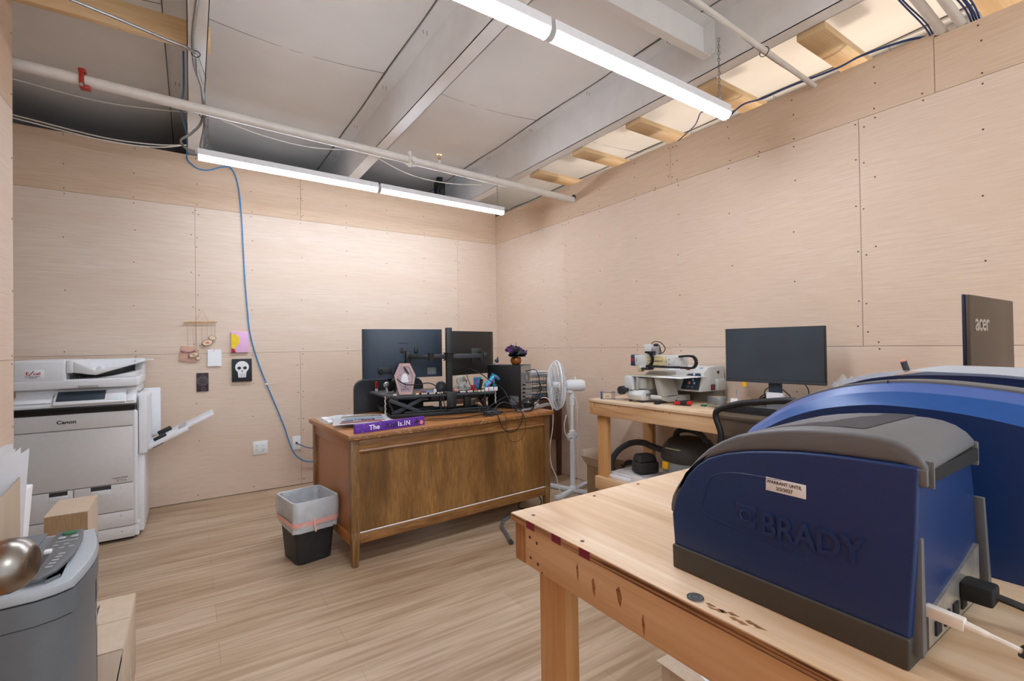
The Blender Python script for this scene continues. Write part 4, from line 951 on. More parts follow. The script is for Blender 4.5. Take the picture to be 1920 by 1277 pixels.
t = thing('picture_card', 'upright glossy card printed in blue and pink behind the boot', 'card', rs_(.72, .24, ZP), RA)
MB().box(-.045, .02, 0, .003, 0, .095).build('card', 'holo1', t, False); MB().box(-.035, -.02, -.0006, 0, .03, .09).box(0, .012, -.0006, 0, .01, .08).build('pink_print', 'holo2', t, False)
t = thing('dog_figurine', 'glossy paint splashed bull terrier figurine on a white block', 'ornament', rs_(.755, .06, ZP), RA)
MB().box(-.055, .045, -.018, .02, 0, .03, .003).build('block', 'white', t)
mb = MB(); mb.tube([(-.045, 0, .032), (-.03, 0, .055), (-.005, 0, .075), (.012, 0, .098)], lambda a: .021-.002*a, 10).tube([(.004, 0, .092), (.026, 0, .108), (.052, 0, .092), (.062, 0, .082)], lambda a: .020-.010*a, 10).tube([(.012, -.008, .085), (.018, -.009, .05), (.03, -.01, .03)], .011, 8).tube([(-.04, -.012, .05), (-.045, -.014, .035)], .014, 8).prism([(.002, .108), (.010, .135), (.020, .112)], 'y', -.011, -.004).prism([(.002, .108), (.010, .135), (.020, .112)], 'y', .004, .011)
mb.build('dog', 'holo1', t, 60)
MB().tube([(-.04, -.021, .04), (-.01, -.022, .065), (.01, -.021, .09)], .005, 6).tube([(.02, -.022, .105), (.04, -.019, .10)], .006, 6).box(-.03, -.024, -.0195, -.018, .0, .03).box(.01, .015, -.0195, -.018, .005, .03).build('paint_splash', 'holo2', t, 60)
# bead strings
t = thing('bead_garland', 'garland of cream and black wooden beads along the riser front', 'garland', (RB[0], RB[1], .76), RA)
mb = MB(); mk = MB(); rs = random.Random(1)
path = [(.03, .05), (.20, .035), (.40, .025), (.60, .02), (.70, .018)]
def along(a):
    k = a*(len(path)-1); i = min(int(k), len(path)-2); f = k-i; return (path[i][0]*(1-f)+path[i+1][0]*f, path[i][1]*(1-f)+path[i+1][1]*f)
for k in range(58):
    x, y = along(k/57)
    if .05 < x < .175: continue
    (mk if k % 4 == 3 else mb).ball((x, y, .1580), .0075, n=8)
mb.build('cream_beads', 'bead', t, 60)['kind'] = 'stuff'; mk.build('black_beads', 'black', t, 60)['kind'] = 'stuff'
for (x, y, n) in ((-.022, .10, 12), (RW+.018, .05, 8)):
    mb = MB()
    for k in range(n): mb.ball((x+.002*math.sin(k*2), y, .140-.0115*k), .0058, n=8)
    mb.build('hanging_beads', 'bead', t, 60)['kind'] = 'stuff'
MB().tube([(-.022, .1, .02), (-.02, .1, .004)], lambda a: .004+.006*a, 8, 0).build('tassel', 'stone', t)
for (a, b, m, lab) in ((.215, .15, 'orange', 'small orange wrapped sweet behind the beads'), (.255, .15, 'violet', 'small purple trinket behind the beads')):
    t = thing('trinket', lab, 'ornament', rs_(a, b, ZP)); MB().ball((0, 0, .008), .017, .012, .008).ball((.018, .0, .006), .008).build('trinket', m, t, 60)
t = thing('blue_pen', 'short pen with a pale clip lying behind the beads', 'pen', rs_(.29, .17, ZP+.005), R_(8)); MB().cyl((-.04, 0, 0), (.04, 0, 0), .0045, n=10).build('barrel', 'bluelight', t); MB().cyl((.04, 0, 0), (.05, 0, 0), .0035, .001, n=10).build('tip', 'white', t)

# ------------------------------------------------------------------ computer tower and things on it
TA = math.atan2(.454, .89)
t = thing('computer_tower', 'black computer tower with its ports facing the room', 'computer', (-.889, -1.752, .76), TA)
# local +x: rear face direction, local +y: depth to the front
MB().box(0, .172, 0, .30, .004, .338, .003).build('case', 'black', t)
MB().box(.004, .168, -.002, .0, .008, .334).build('rear_plate', 'silverpc', t, False)
MB().box(.01, .05, -.004, -.001, .18, .28).box(.09, .15, -.006, -.001, .02, .06).build('io_shield', 'smoke', t, False)
MB().torus((.095, -.004, .24), .04, .003, (0, 1, 0), 24, 5).torus((.095, -.004, .24), .025, .002, (0, 1, 0), 20, 5).build('fan_grille', 'smoke', t)
mb = MB()
for k in range(5): mb.box(.02+.001*k, .045, -.018, -.003, .06+.03*k, .072+.03*k, .002)
mb.build('plug', 'blackm', t)
MB().box(-.0008, .0, .02, .095, .05, .10).box(-.0008, 0, .03, .09, .035, .047).build('case_labels', 'smoke', t, False)
for (x, y) in ((.01, .02), (.15, .02), (.01, .27), (.15, .27)): MB().cyl((x, y, 0), (x, y, .005), .01).build('foot', 'rubber', t)
def tw(x, y, z=0): return (-.889+x*math.cos(TA)-y*math.sin(TA), -1.752+x*math.sin(TA)+y*math.cos(TA), .76+z)
t = thing('flower_pot', 'round amber pot of black and purple fabric flowers', 'flowers', tw(.085, .085, .3385))
MB().lathe([(.022, 0), (.038, .012), (.045, .030), (.040, .052), (.032, .060), (.028, .060), (.034, .045), (.034, .012)], n=32, cap=False).build('pot', 'amber', t, 60)
MB().cyl((0, 0, .002), (0, 0, .055), .032).build('soil', 'blackm', t)
mb = MB(); mv = MB()
def petal(q, c, dirv, L, w_, curl):
    dv = Vector(dirv).normalized(); sd = dv.cross(Vector((0, 0, 1))); sd = sd.normalized() if sd.length > .01 else Vector((1, 0, 0)); up = sd.cross(dv)
    c = Vector(c)
    q.grid(lambda a, b: c + dv*L*a + sd*w_*(b-.5)*math.sin(PI*min(1, .12+a*.88))*1.3 + up*(curl*a*a + .25*w_*math.cos((b-.5)*3)), 5, 4, .001)
rs = random.Random(12)
for (cx, cy, cz, m, s_) in ((0, -.02, .095, 0, 1.25), (-.075, .0, .115, 1, .95), (.075, .0, .10, 1, .95), (.05, .03, .125, 1, .8), (-.045, -.01, .075, 0, .9), (.04, -.02, .075, 0, .9), (.015, .03, .125, 0, .9), (-.03, .03, .12, 0, .8), (-.05, .0, .145, 1, .5)):
    for k in range(6):
        a = 2*PI*k/6+rs.uniform(-.3, .3); petal((mb, mv)[m], (cx*.85, cy, cz-.012), (math.cos(a), math.sin(a)-.35, .25+.5*math.sin(a)), (.050, .043)[m]*s_, .055*s_, .012*rs.uniform(-.5, 1))
mb.build('black_blooms', 'darkpetal', t, 60); mv.build('purple_blooms', 'violet', t, 60)
MB().tube([(0, 0, .06), (.0, .0, .14), (.004, 0, .175)], .0015, 5).tube([(0, 0, .06), (-.03, 0, .13), (-.05, 0, .17)], .0015, 5).tube([(0, 0, .06), (.06, 0, .09)], .0015, 5).tube([(0, 0, .06), (-.06, 0, .1)], .0015, 5).build('stems', 'darkpetal', t)
t = thing('bird_ornament', 'tiny dark grey bird on a pale base on the computer tower', 'ornament', tw(.03, .23, .3385))
MB().ball((.002, 0, .032), .017, .014, .017).tube([(.004, 0, .038), (.012, 0, .064)], lambda a: .011-.009*a, 8, 0).ball((-.012, 0, .035), .008).build('bird', 'charcoal', t, 60); MB().box(-.02, .018, -.012, .012, 0, .016, .004).build('base', 'framepink', t)
# power strip, brick
t = thing('power_strip', 'long grey power strip over the far corner of the desk', 'power strip', (-1.0, -1.915, .762), R_(24))
MB().box(0, .46, 0, .045, 0, .022, .005).build('housing', 'silver', t); MB().box(.0, .03, .006, .038, .022, .03, .003).build('switch', 'black', t)
MB().box(.09, .135, .005, .04, .022, .06, .006).box(.15, .185, .008, .04, .022, .05, .005).build('black_plug', 'blackm', t); MB().box(.24, .275, .008, .038, .022, .048, .006).build('white_plug', 'cablew', t)
MB().box(.12, .13, .01, .02, .05, .085, .003).build('white_tab', 'white', t)
t = thing('power_adapter', 'black laptop power brick on the desk edge', 'adapter', dk(.985, .075, .7605), DA+R_(3)); MB().box(0, .13, 0, .055, 0, .03, .006).build('brick', 'charcoal', t); MB().tube([(.13, .03, .015), (.155, .03, .015), (.165, .04, .005)], .005, 8).build('strain_relief', 'black', t)
t = thing('coin_purse', 'little yellow and green packet between cables on the desk', 'packet', dk(1.14, .20, .7605)); MB().box(0, .06, 0, .035, 0, .012, .004).build('packet', 'khaki', t)
def cable(lab, pts, r_=.003, m='black', name='cable'):
    o = MB().tube(pts, r_, 7).build(name, m); tag(o, lab, 'cable'); return o
A = lambda a, b, z: dk(a, b, z)
cable('black cable curving from the left monitor over the coffin frame down the riser', [rs_(.00, .17, 1.075), rs_(.03, .12, 1.06), rs_(.07, .08, 1.015), rs_(.12, .06, .985), rs_(.20, .04, .985), rs_(.27, .02, .992), rs_(.33, .0, .96), rs_(.355, -.02, .90), rs_(.37, -.03, .83), rs_(.39, -.035, .80), rs_(.46, -.04, .797), A(.92, .16, .795), A(.98, .09, .785), A(1.01, .03, .775)], .0038)
cable('black cable from the second monitor hanging across to the tower foot', [rs_(.58, .20, 1.07), rs_(.62, .12, 1.075), rs_(.67, .04, 1.04), rs_(.73, -.01, .985), rs_(.80, -.02, .94), rs_(.84, -.04, .88), A(1.22, .09, .80), A(1.27, .07, .77), A(1.36, .06, .765)], .0038)
cable('thin grey cable dropping straight from the second monitor over the riser', [rs_(.585, .15, 1.05), rs_(.59, .06, .96), rs_(.61, -.015, .915), rs_(.615, -.02, .84), A(.99, .16, .775), A(.985, .10, .764), A(1.0, .03, .763)], .0028, 'charcoal')
cable('black loop of cable hanging over the desk front below the brick', [A(1.03, .10, .765), A(1.01, .05, .79), A(1.02, -.004, .77), A(1.04, -.02, .70), A(1.09, -.02, .655), A(1.15, -.02, .65), A(1.20, -.02, .69), A(1.235, -.01, .76), A(1.23, .05, .80), A(1.17, .10, .84), A(1.12, .12, .83), A(1.06, .10, .79)], .0035)
cable('thin black loop hanging lowest over the desk front', [A(1.10, .05, .765), A(1.09, -.003, .765), A(1.08, -.02, .68), A(1.10, -.02, .60), A(1.16, -.02, .575), A(1.22, -.02, .60), A(1.25, -.02, .68), A(1.24, -.004, .765), A(1.22, .05, .77)], .0018)
cable('black cable arching from the brick up beside the tower', [A(1.00, .10, .77), A(.985, .08, .80), A(1.03, .09, .83), A(1.12, .10, .865), A(1.19, .10, .88), A(1.245, .08, .84), A(1.26, .06, .79), A(1.31, .05, .765)], .003)
cable('black cable lying along the desk from riser to power strip', [A(.60, .22, .765), A(.80, .13, .764), A(1.0, .155, .764), A(1.2, .14, .766), A(1.33, .10, .77), A(1.42, .11, .79)], .003)
cable('thin black wire trailing in front of the riser', [A(.50, .30, .764), A(.62, .14, .763), A(.75, .11, .763), A(.85, .09, .763), A(.97, .05, .763)], .0018)
t = thing('cable_coil', 'coiled black cables bundled beside the tower ports', 'cable coil', dk(1.345, .075, .80), DA)
for k in range(5): MB().torus((.004*k, .012*k-.01, .006*(k % 3)), .042+.004*(k % 3), .003, (.25-.06*k, 1, .15+.05*k), 26, 6, 1.15, 1).build('loop', 'black', t)
for k, (z, x2, z2) in enumerate(((.29, .12, .10), (.20, .13, .09), (.15, .09, .07), (.11, .08, .05), (.08, .07, .05))):
    p0 = Vector(tw(.05, -.015, z)); p3 = Vector(tw(x2, -.07-.01*k, z2)); c1 = p0+Vector((.06+.01*k, -.06, .005)); c2 = p3+Vector((.03, -.01, .06))
    cable(['black power cord plugged topmost into the tower', 'black video cable plugged second into the tower', 'black cord plugged third into the tower', 'blue network cord plugged into the tower', 'black cord plugged lowest into the tower'][k], [p0, c1, c2, p3, Vector(tw(x2-.05, -.06, .02))], .003, 'navycable' if k == 3 else 'black')
t = cable('white fan cord dropping from the power strip to the floor', [(-.77, -1.80, .815), (-.73, -1.80, .84), (-.68, -1.82, .83), (-.645, -1.83, .74), (-.64, -1.82, .60), (-.655, -1.80, .45), (-.645, -1.80, .32), (-.60, -1.80, .22), (-.57, -1.82, .08), (-.54, -1.84, .008), (-.45, -1.80, .006)], .0035, 'cablew', 'fan_cord')
cable('black cord lying on the floor under the desk end', [(-.80, -1.6, .006), (-.90, -1.72, .006), (-.84, -1.80, .006), (-.68, -1.72, .006), (-.55, -1.45, .006)], .004)
t = thing('hose_offcut', 'grey hose end curling out on the floor by the front bench', 'hose', (0, 0, 0)); MB().tube([(-.80, -2.0, .012), (-.98, -1.83, .012), (-1.12, -1.87, .012), (-1.22, -1.98, .012), (-1.27, -2.12, .012), (-1.31, -2.22, .012)], .012, 10).build('hose', 'smoke', t); MB().cyl((-1.31, -2.22, .012), (-1.32, -2.245, .012), .014).build('cuff', 'charcoal', t)

# ------------------------------------------------------------------ swivel chair behind the desk
def swivel(lab, loc, rz, back_z, bw, bh, m, meshback=False):
    t = thing('office_chair', lab, 'chair', loc, rz)
    for k in range(5):
        a = 2*PI*k/5+.3; L = MB(); L.tube([(0, 0, .09), (.14*math.cos(a), .14*math.sin(a), .085), (.29*math.cos(a), .29*math.sin(a), .065)], lambda s_: .022-.008*s_, 8).build('leg', 'black', t)
        MB().cyl((.29*math.cos(a)-.012, .29*math.sin(a), .027), (.29*math.cos(a)+.012, .29*math.sin(a), .027), .027).build('caster', 'rubber', t)
    MB().cyl((0, 0, .08), (0, 0, .40), .026).build('gas_lift', 'black', t)
    MB().box(-.24, .24, -.23, .23, .42, .49, .03, 3).build('seat', m, t); MB().box(-.12, .12, -.10, .10, .39, .42, .01).build('tilt_mechanism', 'black', t)
    return t
t = swivel('dark padded office chair pushed in behind the wooden desk', (-1.62, -.72, 0), R_(-6), .5, .56, .5, 'charcoal')
MB().tube([(0, -.20, .40), (0, -.27, .46), (0, -.25, .62)], .02, 8).build('back_bracket', 'black', t)
def rr2(hx, z0, z1, r_, n=6):
    pts = []
    for cx, cz, a0 in ((hx-r_, z1-r_, 0), (-hx+r_, z1-r_, 90), (-hx+r_, z0+r_, 180), (hx-r_, z0+r_, 270)):
        for k in range(n+1): a = R_(a0+90*k/n); pts.append((cx+r_*math.cos(a), cz+r_*math.sin(a)))
    return pts
MB().prism(rr2(.28, .52, 1.0, .08), 'y', -.275, -.225, .012, 3).build('backrest', 'charcoal', t, 50)

# ------------------------------------------------------------------ return table, wire rack, fan
t = thing('side_table', 'dark brown wooden table in the corner behind the fan', 'table', (0, 0, 0))
MB().box(-.76, -.03, -1.22, -.25, .705, .735, .004).build('table_top', 'walnut', t)
for x in (-.70, -.08):
    for y in (-1.20, -.32): MB().prism([(x, y), (x+.05, y), (x+.05, y+.05), (x, y+.05)], 'z', .705, 0, .002, poly2=[(x+.008, y+.008), (x+.042, y+.008), (x+.042, y+.042), (x+.008, y+.042)]).build('leg', 'walnut', t)
MB().box(-.66, -.07, -1.19, -1.17, .35, .705).build('end_panel', 'walnut', t); MB().box(-.74, -.72, -1.17, -.3, .5, .705).box(-.05, -.03+.0, -1.17, -.3, .5, .705).build('apron', 'walnut', t)
t = thing('wire_tray', 'black wire letter tray rack stacked with papers', 'letter tray', (-.20, -1.05, .735), R_(0))
mb = MB()
for z in (.02, .085, .15, .215):
    mb.tube([(-.16, -.13, z), (.17, -.13, z), (.17, .13, z), (-.16, .13, z)], .0022, 5, 0, True)
    for k in range(9): mb.cyl((-.13+.034*k, -.13, z-.004), (-.13+.034*k, .13, z-.004), .0012, n=4)
for x in (-.16, -.08, 0, .08, .17):
    for y in (-.13, .13): mb.cyl((x, y, 0), (x, y, .235), .0018, n=5)
for z in (.045, .06, .11, .125, .175, .19): mb.cyl((-.16, -.13, z), (.17, -.13, z), .0012, n=4); mb.cyl((.17, -.13, z), (.17, .13, z), .0012, n=4)
mb.build('wire_frame', 'black', t, False)
for k, (z, h, lab) in enumerate(((.022, .025, 'lowest'), (.087, .02, 'second'), (.152, .012, 'third'), (.222, .062, 'topmost'))):
    n = thing('paper_stack', 'stack of loose white papers on the %s level of the wire tray' % lab, 'papers', (-.20, -1.05, .735+z), R_(1.5*k-2))
    for j in range(3): MB().grid(lambda a, b: (-.145+.29*a, -.115+.23*b, h*j/3+.004*math.sin(a*5+k+j)), 8, 3, h/3-.001).build('sheets', 'paper', n)
t = thing('pedestal_fan', 'white pedestal fan with a round wire grille', 'fan', (-.298, -1.655, 0))
MB().box(-.26, .26, -.022, .022, 0, .03, .006).build('cross_foot', 'fanwhite', t).rotation_euler = (0, 0, R_(18))
MB().box(-.022, .022, -.26, .26, .004, .034, .006).build('cross_foot', 'fanwhite', t).rotation_euler = (0, 0, R_(18))
MB().lathe([(.035, .03), (.030, .05), (.022, .06), (.022, .48), (.027, .485), (.027, .52), (.022, .525)], n=20).build('lower_pole', 'fanwhite', t)
MB().box(-.045, .045, -.02, .02, .455, .475, .003).box(-.038, -.028, -.02, .02, .44, .50).box(.028, .038, -.02, .02, .44, .50).build('height_clamp', 'fanwhite', t)
MB().cyl((0, 0, .52), (0, 0, .84), .014).build('upper_pole', 'fanwhite', t); MB().cyl((0, 0, .74), (0, 0, .845), .021).cyl((0, -.022, .80), (0, -.03, .80), .008).build('neck', 'fanwhite', t)
fa = Vector((-.90, .43, .02)).normalized()   # direction the fan blows
hc = Vector((-.02, .0, .905))
MB().cyl(hc+fa*.0+Vector((0, 0, -.06)), hc+Vector((0, 0, -.03)), .03).build('tilt_joint', 'fanwhite', t)
MB().lathe([(.02, -.13), (.042, -.125), (.05, -.10), (.05, .0), (.042, .03), (.02, .04)], hc, 24, fa).cyl(hc-fa*.05+Vector((0, 0, .045)), hc-fa*.05+Vector((0, 0, .075)), .007).build('motor_housing', 'fanwhite', t, 50)
gc = hc+fa*.115
def dome(name, sgn):
    mb = MB(); e1 = fa.orthogonal().normalized(); e2 = fa.cross(e1)
    for k in range(60):
        a = 2*PI*k/60; rad = e1*math.cos(a)+e2*math.sin(a)
        mb.tube([gc+fa*sgn*.055+rad*.035, gc+fa*sgn*.052+rad*.12, gc+fa*sgn*.035+rad*.185, gc+fa*sgn*.0+rad*.205], .0013, 4, 2)
    for R, o in ((.035, .055), (.10, .054), (.16, .043), (.195, .022)): mb.torus(gc+fa*sgn*o, R, .0016, fa, 40, 5)
    return mb.build(name, 'fanwhite', t, False)
dome('front_grille', 1); dome('rear_grille', -1)
MB().torus(gc, .207, .006, fa, 48, 8).build('grille_rim', 'fanwhite', t, 60)
MB().cyl(gc+fa*.05, gc+fa*.06, .035).build('centre_badge', 'fanwhite', t)
e1 = fa.orthogonal().normalized(); e2 = fa.cross(e1)
for k in range(3):
    a = 2*PI*k/3+.4
    MB().grid(lambda s_, v: gc + (e1*math.cos(a+(v-.5)*(1.1))+e2*math.sin(a+(v-.5)*1.1))*(.03+.15*s_) + fa*(.035*(v-.5)), 6, 6, .0015).build('blade', 'bubble', t, 60)
MB().cyl(gc-fa*.03, gc+fa*.03, .03).build('hub', 'fanwhite', t)
MB().tube([(.012, -.02, .84), (.035, -.03, .72), (.03, -.03, .55), (.045, -.035, .42), (.03, -.03, .3), (.04, -.03, .15), (.02, -.05, .02)], .0032, 7).build('cord', 'cablew', t)
MB().tube([(-.03, .0, .46), (-.075, 0, .50), (-.085, 0, .58), (-.06, 0, .66)], .004, 7).build('cord_hook', 'cablew', t)

# ================================================================== BENCHES (same carpentry)
def bench(lab, x0, x1, y0, y1, end_side, top='plytop'):
    """2x4 frame under plywood; y0 > y1 (y0 far end)"""
    t = thing('work_bench', lab, 'workbench', (0, 0, 0))
    MB().box(x0, x1, y1, y0, .842, .86, .0015).build('bench_top', top, t)
    MB().box(x0+.0007, x1-.001, y1+.001, y0-.001, .8425, .8555).build('ply_core', 'plyedge', t, False) if False else None
    a = x0+.008
    MB().box(a, a+.038, y1+.01, y0-.046, .753, .842, .003).build('side_rail', 'pine_y', t)
    MB().box(a-.0, x1-.01, y0-.045, y0-.007, .753, .842, .003).build('end_rail', 'pine_x', t)
    MB().box(x1-.048, x1-.01, y1+.01, y0-.046, .753, .842, .003).build('side_rail', 'pine_y', t)
    for x in (a+.038, x1-.086):
        for y in (y0-.046-.093, y1+.06): MB().box(x, x+.038, y, y+.093, 0, .842, .003).build('leg', 'pine_z', t)
    return t
wood('plyband', '#b98a5c', '#5d3b22', 'y', 260, 90, .7, seed=4, lo=.42, hi=.55)
FX, FY = -2.360, -3.822
t = bench('big plywood topped work bench in the foreground with blue label printers', FX, -1.14, FY, -6.26, None)
MB().box(FX-.0006, FX+.001, -6.25, FY+.0006, .8435, .8575).build('ply_edge', 'plyband', t, False)
mb = MB()
for y in (-3.885, -3.975, -4.06): mb.box(FX-.001, FX, y-.03, y, .843, .859)
mb.build('red_marks', 'stain', t, False)
mb = MB()
for y, z in ((-3.886, .82), (-3.912, .815), (-3.888, .775), (-3.915, .77)): mb.cyl((FX+.007, y, z), (FX+.009, y, z), .0035, n=12)
mb.cyl((FX+.007, -3.93, .757), (FX+.009, -3.93, .757), .002, n=8); mb.build('screw_holes', 'screw', t, False)
mb = MB()
for y, z, w_ in ((-4.045, .80, .004), (-4.09, .79, .006), (-4.155, .80, .009), (-4.21, .775, .004)): mb.prism([(y-w_*.8, z+.002), (y-w_*.4, z-.016), (y+w_*.3, z-.005), (y+w_*.7, z+.012), (y-w_*.1, z+.020)], 'x', FX+.0074, FX+.009)
mb.build('split_knots', 'plyedge', t, False)
MB().box(FX+.0072, FX+.009, FY-.0435, FY-.0085, .755, .840).build('end_grain', 'pine_end', t, False)
mb = MB()
for x, y in ((-2.33, -3.87), (-2.12, -3.85), (-1.95, -3.845), (-2.338, -4.045)): mb.cyl((x, y, .8595), (x, y, .8606), .0045, n=10)
mb.build('screw', 'screw', t, False)['kind'] = 'stuff'
mb = MB(); rs = random.Random(3)
for k in range(9):
    y = -4.32-.009*k+rs.uniform(-.004, .004); x = FX+.012+rs.uniform(0, .012) if k < 9 else FX+.006; mb.prism([(x, y), (x+rs.uniform(.002, .006), y-.004), (x+.002, y-rs.uniform(.012, .02)), (x-.003, y-.008)], 'z', .8600, .8604)
mb.build('torn_veneer', 'plyedge', t, False)['kind'] = 'stuff'
t = thing('medallion', 'small round grey metal disc set on the foreground bench top', 'disc', (-2.342, -4.305, .8601))
MB().cyl((0, 0, 0), (0, 0, .0016), .0125, n=30).build('disc', 'galv', t); MB().torus((0, 0, .0016), .0118, .0007, (0, 0, 1), 30, 5).torus((0, 0, .0016), .006, .0006, (0, 0, 1), 20, 5).build('rim', 'charcoal', t)
BX = -.625; BY = -2.209
t = bench('pine work bench along the side partition under the engraving machine', BX, -.02, BY, -4.65, None)
MB().box(BX+.05, -.05, -3.30, BY-.05, .30, .32, .001).build('lower_shelf', 'plytop', t)
MB().box(BX+.01, BX+.046, -3.30, BY-.05, .235, .322, .003).build('shelf_rail', 'pine_y', t)
mb = MB()
for y, z in ((-2.24, .826), (-2.27, .822), (-2.24, .79), (-2.43, .835), (-2.47, .835), (-2.50, .832), (-2.80, .835), (-2.86, .835), (-2.91, .832)): mb.cyl((BX+.007, y, z), (BX+.009, y, z), .0035, n=8)
mb.build('screw', 'screw', t, False)['kind'] = 'stuff'
MB().tube([(BX+.0078, -2.22, .806), (BX+.0078, -2.30, .81), (BX+.0078, -2.42, .80), (BX+.0078, -2.5, .792), (BX+.0078, -2.56, .788), (BX+.0078, -2.62, .785)], .0012, 4).build('crack', 'plyedge', t)

# ================================================================== SMALL LABEL PRINTER (blue, foreground)
t = thing('label_printer', 'navy blue label printer with warranty sticker at the front of the bench', 'label printer', (-2.281, -4.233, .86))
# local x across (0 near side .. .318), local y = -s
Wd = .308
def arcz(P_, sc=1): return [(-s, z) for s, z in P_]
body = [(-.014, .036), (-.020, .09), (-.012, .121), (.010, .163), (.03, .185), (.05, .200), (.08, .213), (.115, .2225), (.15, .229), (.194, .235), (.225, .2375), (.259, .239), (.30, .240), (.328, .240), (.325, .15), (.318, .036)]
def side(P_, x0, x1, tp=.011, zt=.24, bev=0, q=None):
    q = q or MB(); n = len(P_)
    A = [q.bm.verts.new((x0+tp*min(1, z/zt), -s, z)) for s, z in P_]; B = [q.bm.verts.new((x1-(tp+.032)*min(1, z/zt) if tp else x1, -(s-.014*min(1, z/zt) if tp else s), z)) for s, z in P_]
    fs = [q.bm.faces.new(A), q.bm.faces.new(B[::-1])]
    for i in range(n): fs.append(q.bm.faces.new([A[i], B[i], B[(i+1)%n], A[(i+1)%n]]))
    bmesh.ops.recalc_face_normals(q.bm, faces=fs)
    if bev:
        es = [e for e in {e for x in A+B for e in x.link_edges} if e.calc_face_angle(0) > .6]
        bmesh.ops.bevel(q.bm, geom=es, offset=bev, segments=4, affect='EDGES', profile=.5, clamp_overlap=True)
    return q
bd = side(body, 0, Wd, bev=.004).build('body', 'bblue', t, 40)
side([(-.015, .0), (-.016, .04), (.319, .038), (.318, 0)], -.002, Wd+.002, 0, bev=.003).build('base', 'bgray2', t)
outer = [(-.024, .09), (-.0245, .105), (-.022, .120), (-.014, .137), (-.002, .156), (.012, .177), (.028, .196), (.046, .2135), (.068, .229), (.095, .243), (.13, .2545), (.16, .2615), (.194, .267), (.225, .2695), (.255, .2705), (.285, .2700), (.302, .2675), (.316, .262), (.327, .253), (.334, .242), (.335, .232)]
innr = [(.327, .232), (.31, .2395), (.259, .2385), (.225, .237), (.194, .2345), (.15, .2285), (.115, .222), (.08, .2125), (.05, .1995), (.03, .1845), (.010, .1625), (-.006, .128), (-.008, .10)]
sd = side(outer+innr, -.003, Wd+.003, .022, .27, bev=.009).build('lid', 'bgray', t, 40)
tp = MB()
def topz(s):
    for (a, za), (b, zb) in zip(outer, outer[1:]):
        if a <= s <= b: return za+(zb-za)*(s-a)/(b-a)
    return .266
tp.grid(lambda a, b: (.06+.20*a+.0*b, -(.10+.155*b), topz(.10+.155*b)+.0009), 4, 12, .0006); tp.build('lid_window', 'bpanel', t)
MB().box(.012, .018, -.335, -.323, .218, .238, .002).box(.022, .026, -.3385, -.32, .215, .247, .001).build('hinge', 'bgray', t)
MB().box(.256, .263, -.326, -.31, .205, .240, .002).build('hinge', 'bgray', t)
MB().prism([(.036, .214), (.250, .214), (.250, .232), (.036, .232)], 'y', -.3275, -.300).build('label_slot', 'blackm', t)
for x0, dx in ((.012, 0), (.292, -.022)):
    MB().prism([(x0+.0, .015), (x0+.014, .018), (x0+.011+dx, .155), (x0+.003+dx, .155)], 'y', -.3275, -.315, .001).build('side_vent', 'bgray', t)
MB().prism([(.05, .012), (.265, .012), (.265, .088), (.05, .05)], 'y', -.3225, -.316).build('port_panel', 'silverpc', t)
for k in range(4): MB().box(.07+.035*k, .09+.035*k, -.325, -.322, .02, .038, .001).build('port', 'blackm', t)
mb = MB(); mb.tube([(-.0, -.092, .105), (0, -.092, .160), (0, -.115, .180), (0, -.16, .192)], .0012, 5); mb.bm.free()
# embossed panel line, emblem and name, all in body colour
def sx(z): return .011*min(1, z/.24)
q = MB(); q.tube([(sx(.19)+.0, -.17, .190), (sx(.185), -.10, .186), (sx(.17), -.06, .172), (sx(.14), -.045, .14), (sx(.11), -.045, .110), (sx(.10), -.10, .101), (sx(.095), -.2, .092)], .0010, 6).build('embossed_line', 'bblue', bd)
nm = Matrix.Rotation(math.atan2(.011, .24), 4, 'Y')
fm = lambda s, z: frame((sx(z)-.0002, -s, z), (0, -1, 0), (math.sin(.0458), 0, math.cos(.0458)))
MB().text('BRADY', .047, fm(.139, .1055), .0024, bold=.0010, font_scale_x=.90, spacing=.98).build('embossed_name', 'bblue', bd, 30)
q = MB(); q.M = fm(.100, .108)
q.box(0, .032, .0, .011, -.001, .0012, .0004).box(0, .032, .022, .033, -.001, .0012, .0004).box(.0, .006, .011, .015, -.001, .0012).box(.026, .032, .018, .022, -.001, .0012)
q.torus((.016, .0165, .0008), .0085, .0018, (0, 0, 1), 24, 6); q.build('embossed_emblem', 'bblue', bd, 30)
st = MB(); st.M = fm(.147, .1715); st.box(0, .056, 0, .0195, 0, .0006, .0002); st = st.build('warranty_sticker', 'white', t)
q = MB(); q.M = fm(.147, .1715); q.text('WARRANT UNTIL', .0066, frame((.0012, .0115, .0008), (1,0,0), (0,1,0)), .0001, bold=.0001, font_scale_x=.93).text('2/2/2027', .0066, frame((.015, .0035, .0008), (1,0,0), (0,1,0)), .0001, bold=.0001); q.build('sticker_lettering', 'text', st, False)
t = thing('usb_cable', 'beige USB cable with a black ferrite plugged into the small printer', 'cable', (-2.281, -4.233, .86))
q = MB(); q.M = Matrix.Translation((.030, -.325, .068)) @ Matrix.Rotation(R_(4), 4, 'X'); q.box(-.006, .006, -.036, 0, -.007, .007, .002); q.build('plug', 'cablew', t)
MB().tube([(.030, -.358, .066), (.030, -.372, .064), (.031, -.380, .0625)], lambda a: .0052-.0015*a, 10).build('strain_relief', 'cablew', t)
MB().tube([(.031, -.378, .063), (.034, -.400, .058), (.042, -.425, .048), (.07, -.50, .015), (.12, -.62, .008), (.15, -.9, .006)], .0033, 8).build('jacket', 'cablew', t)
MB().tube([(.036, -.404, .0565), (.044, -.427, .047)], .0068, 14, 0).build('ferrite', 'black', t)
t = thing('power_cable', 'black power cable with a paper tag plugged in behind the small printer', 'cable', (-2.281, -4.233, .86))
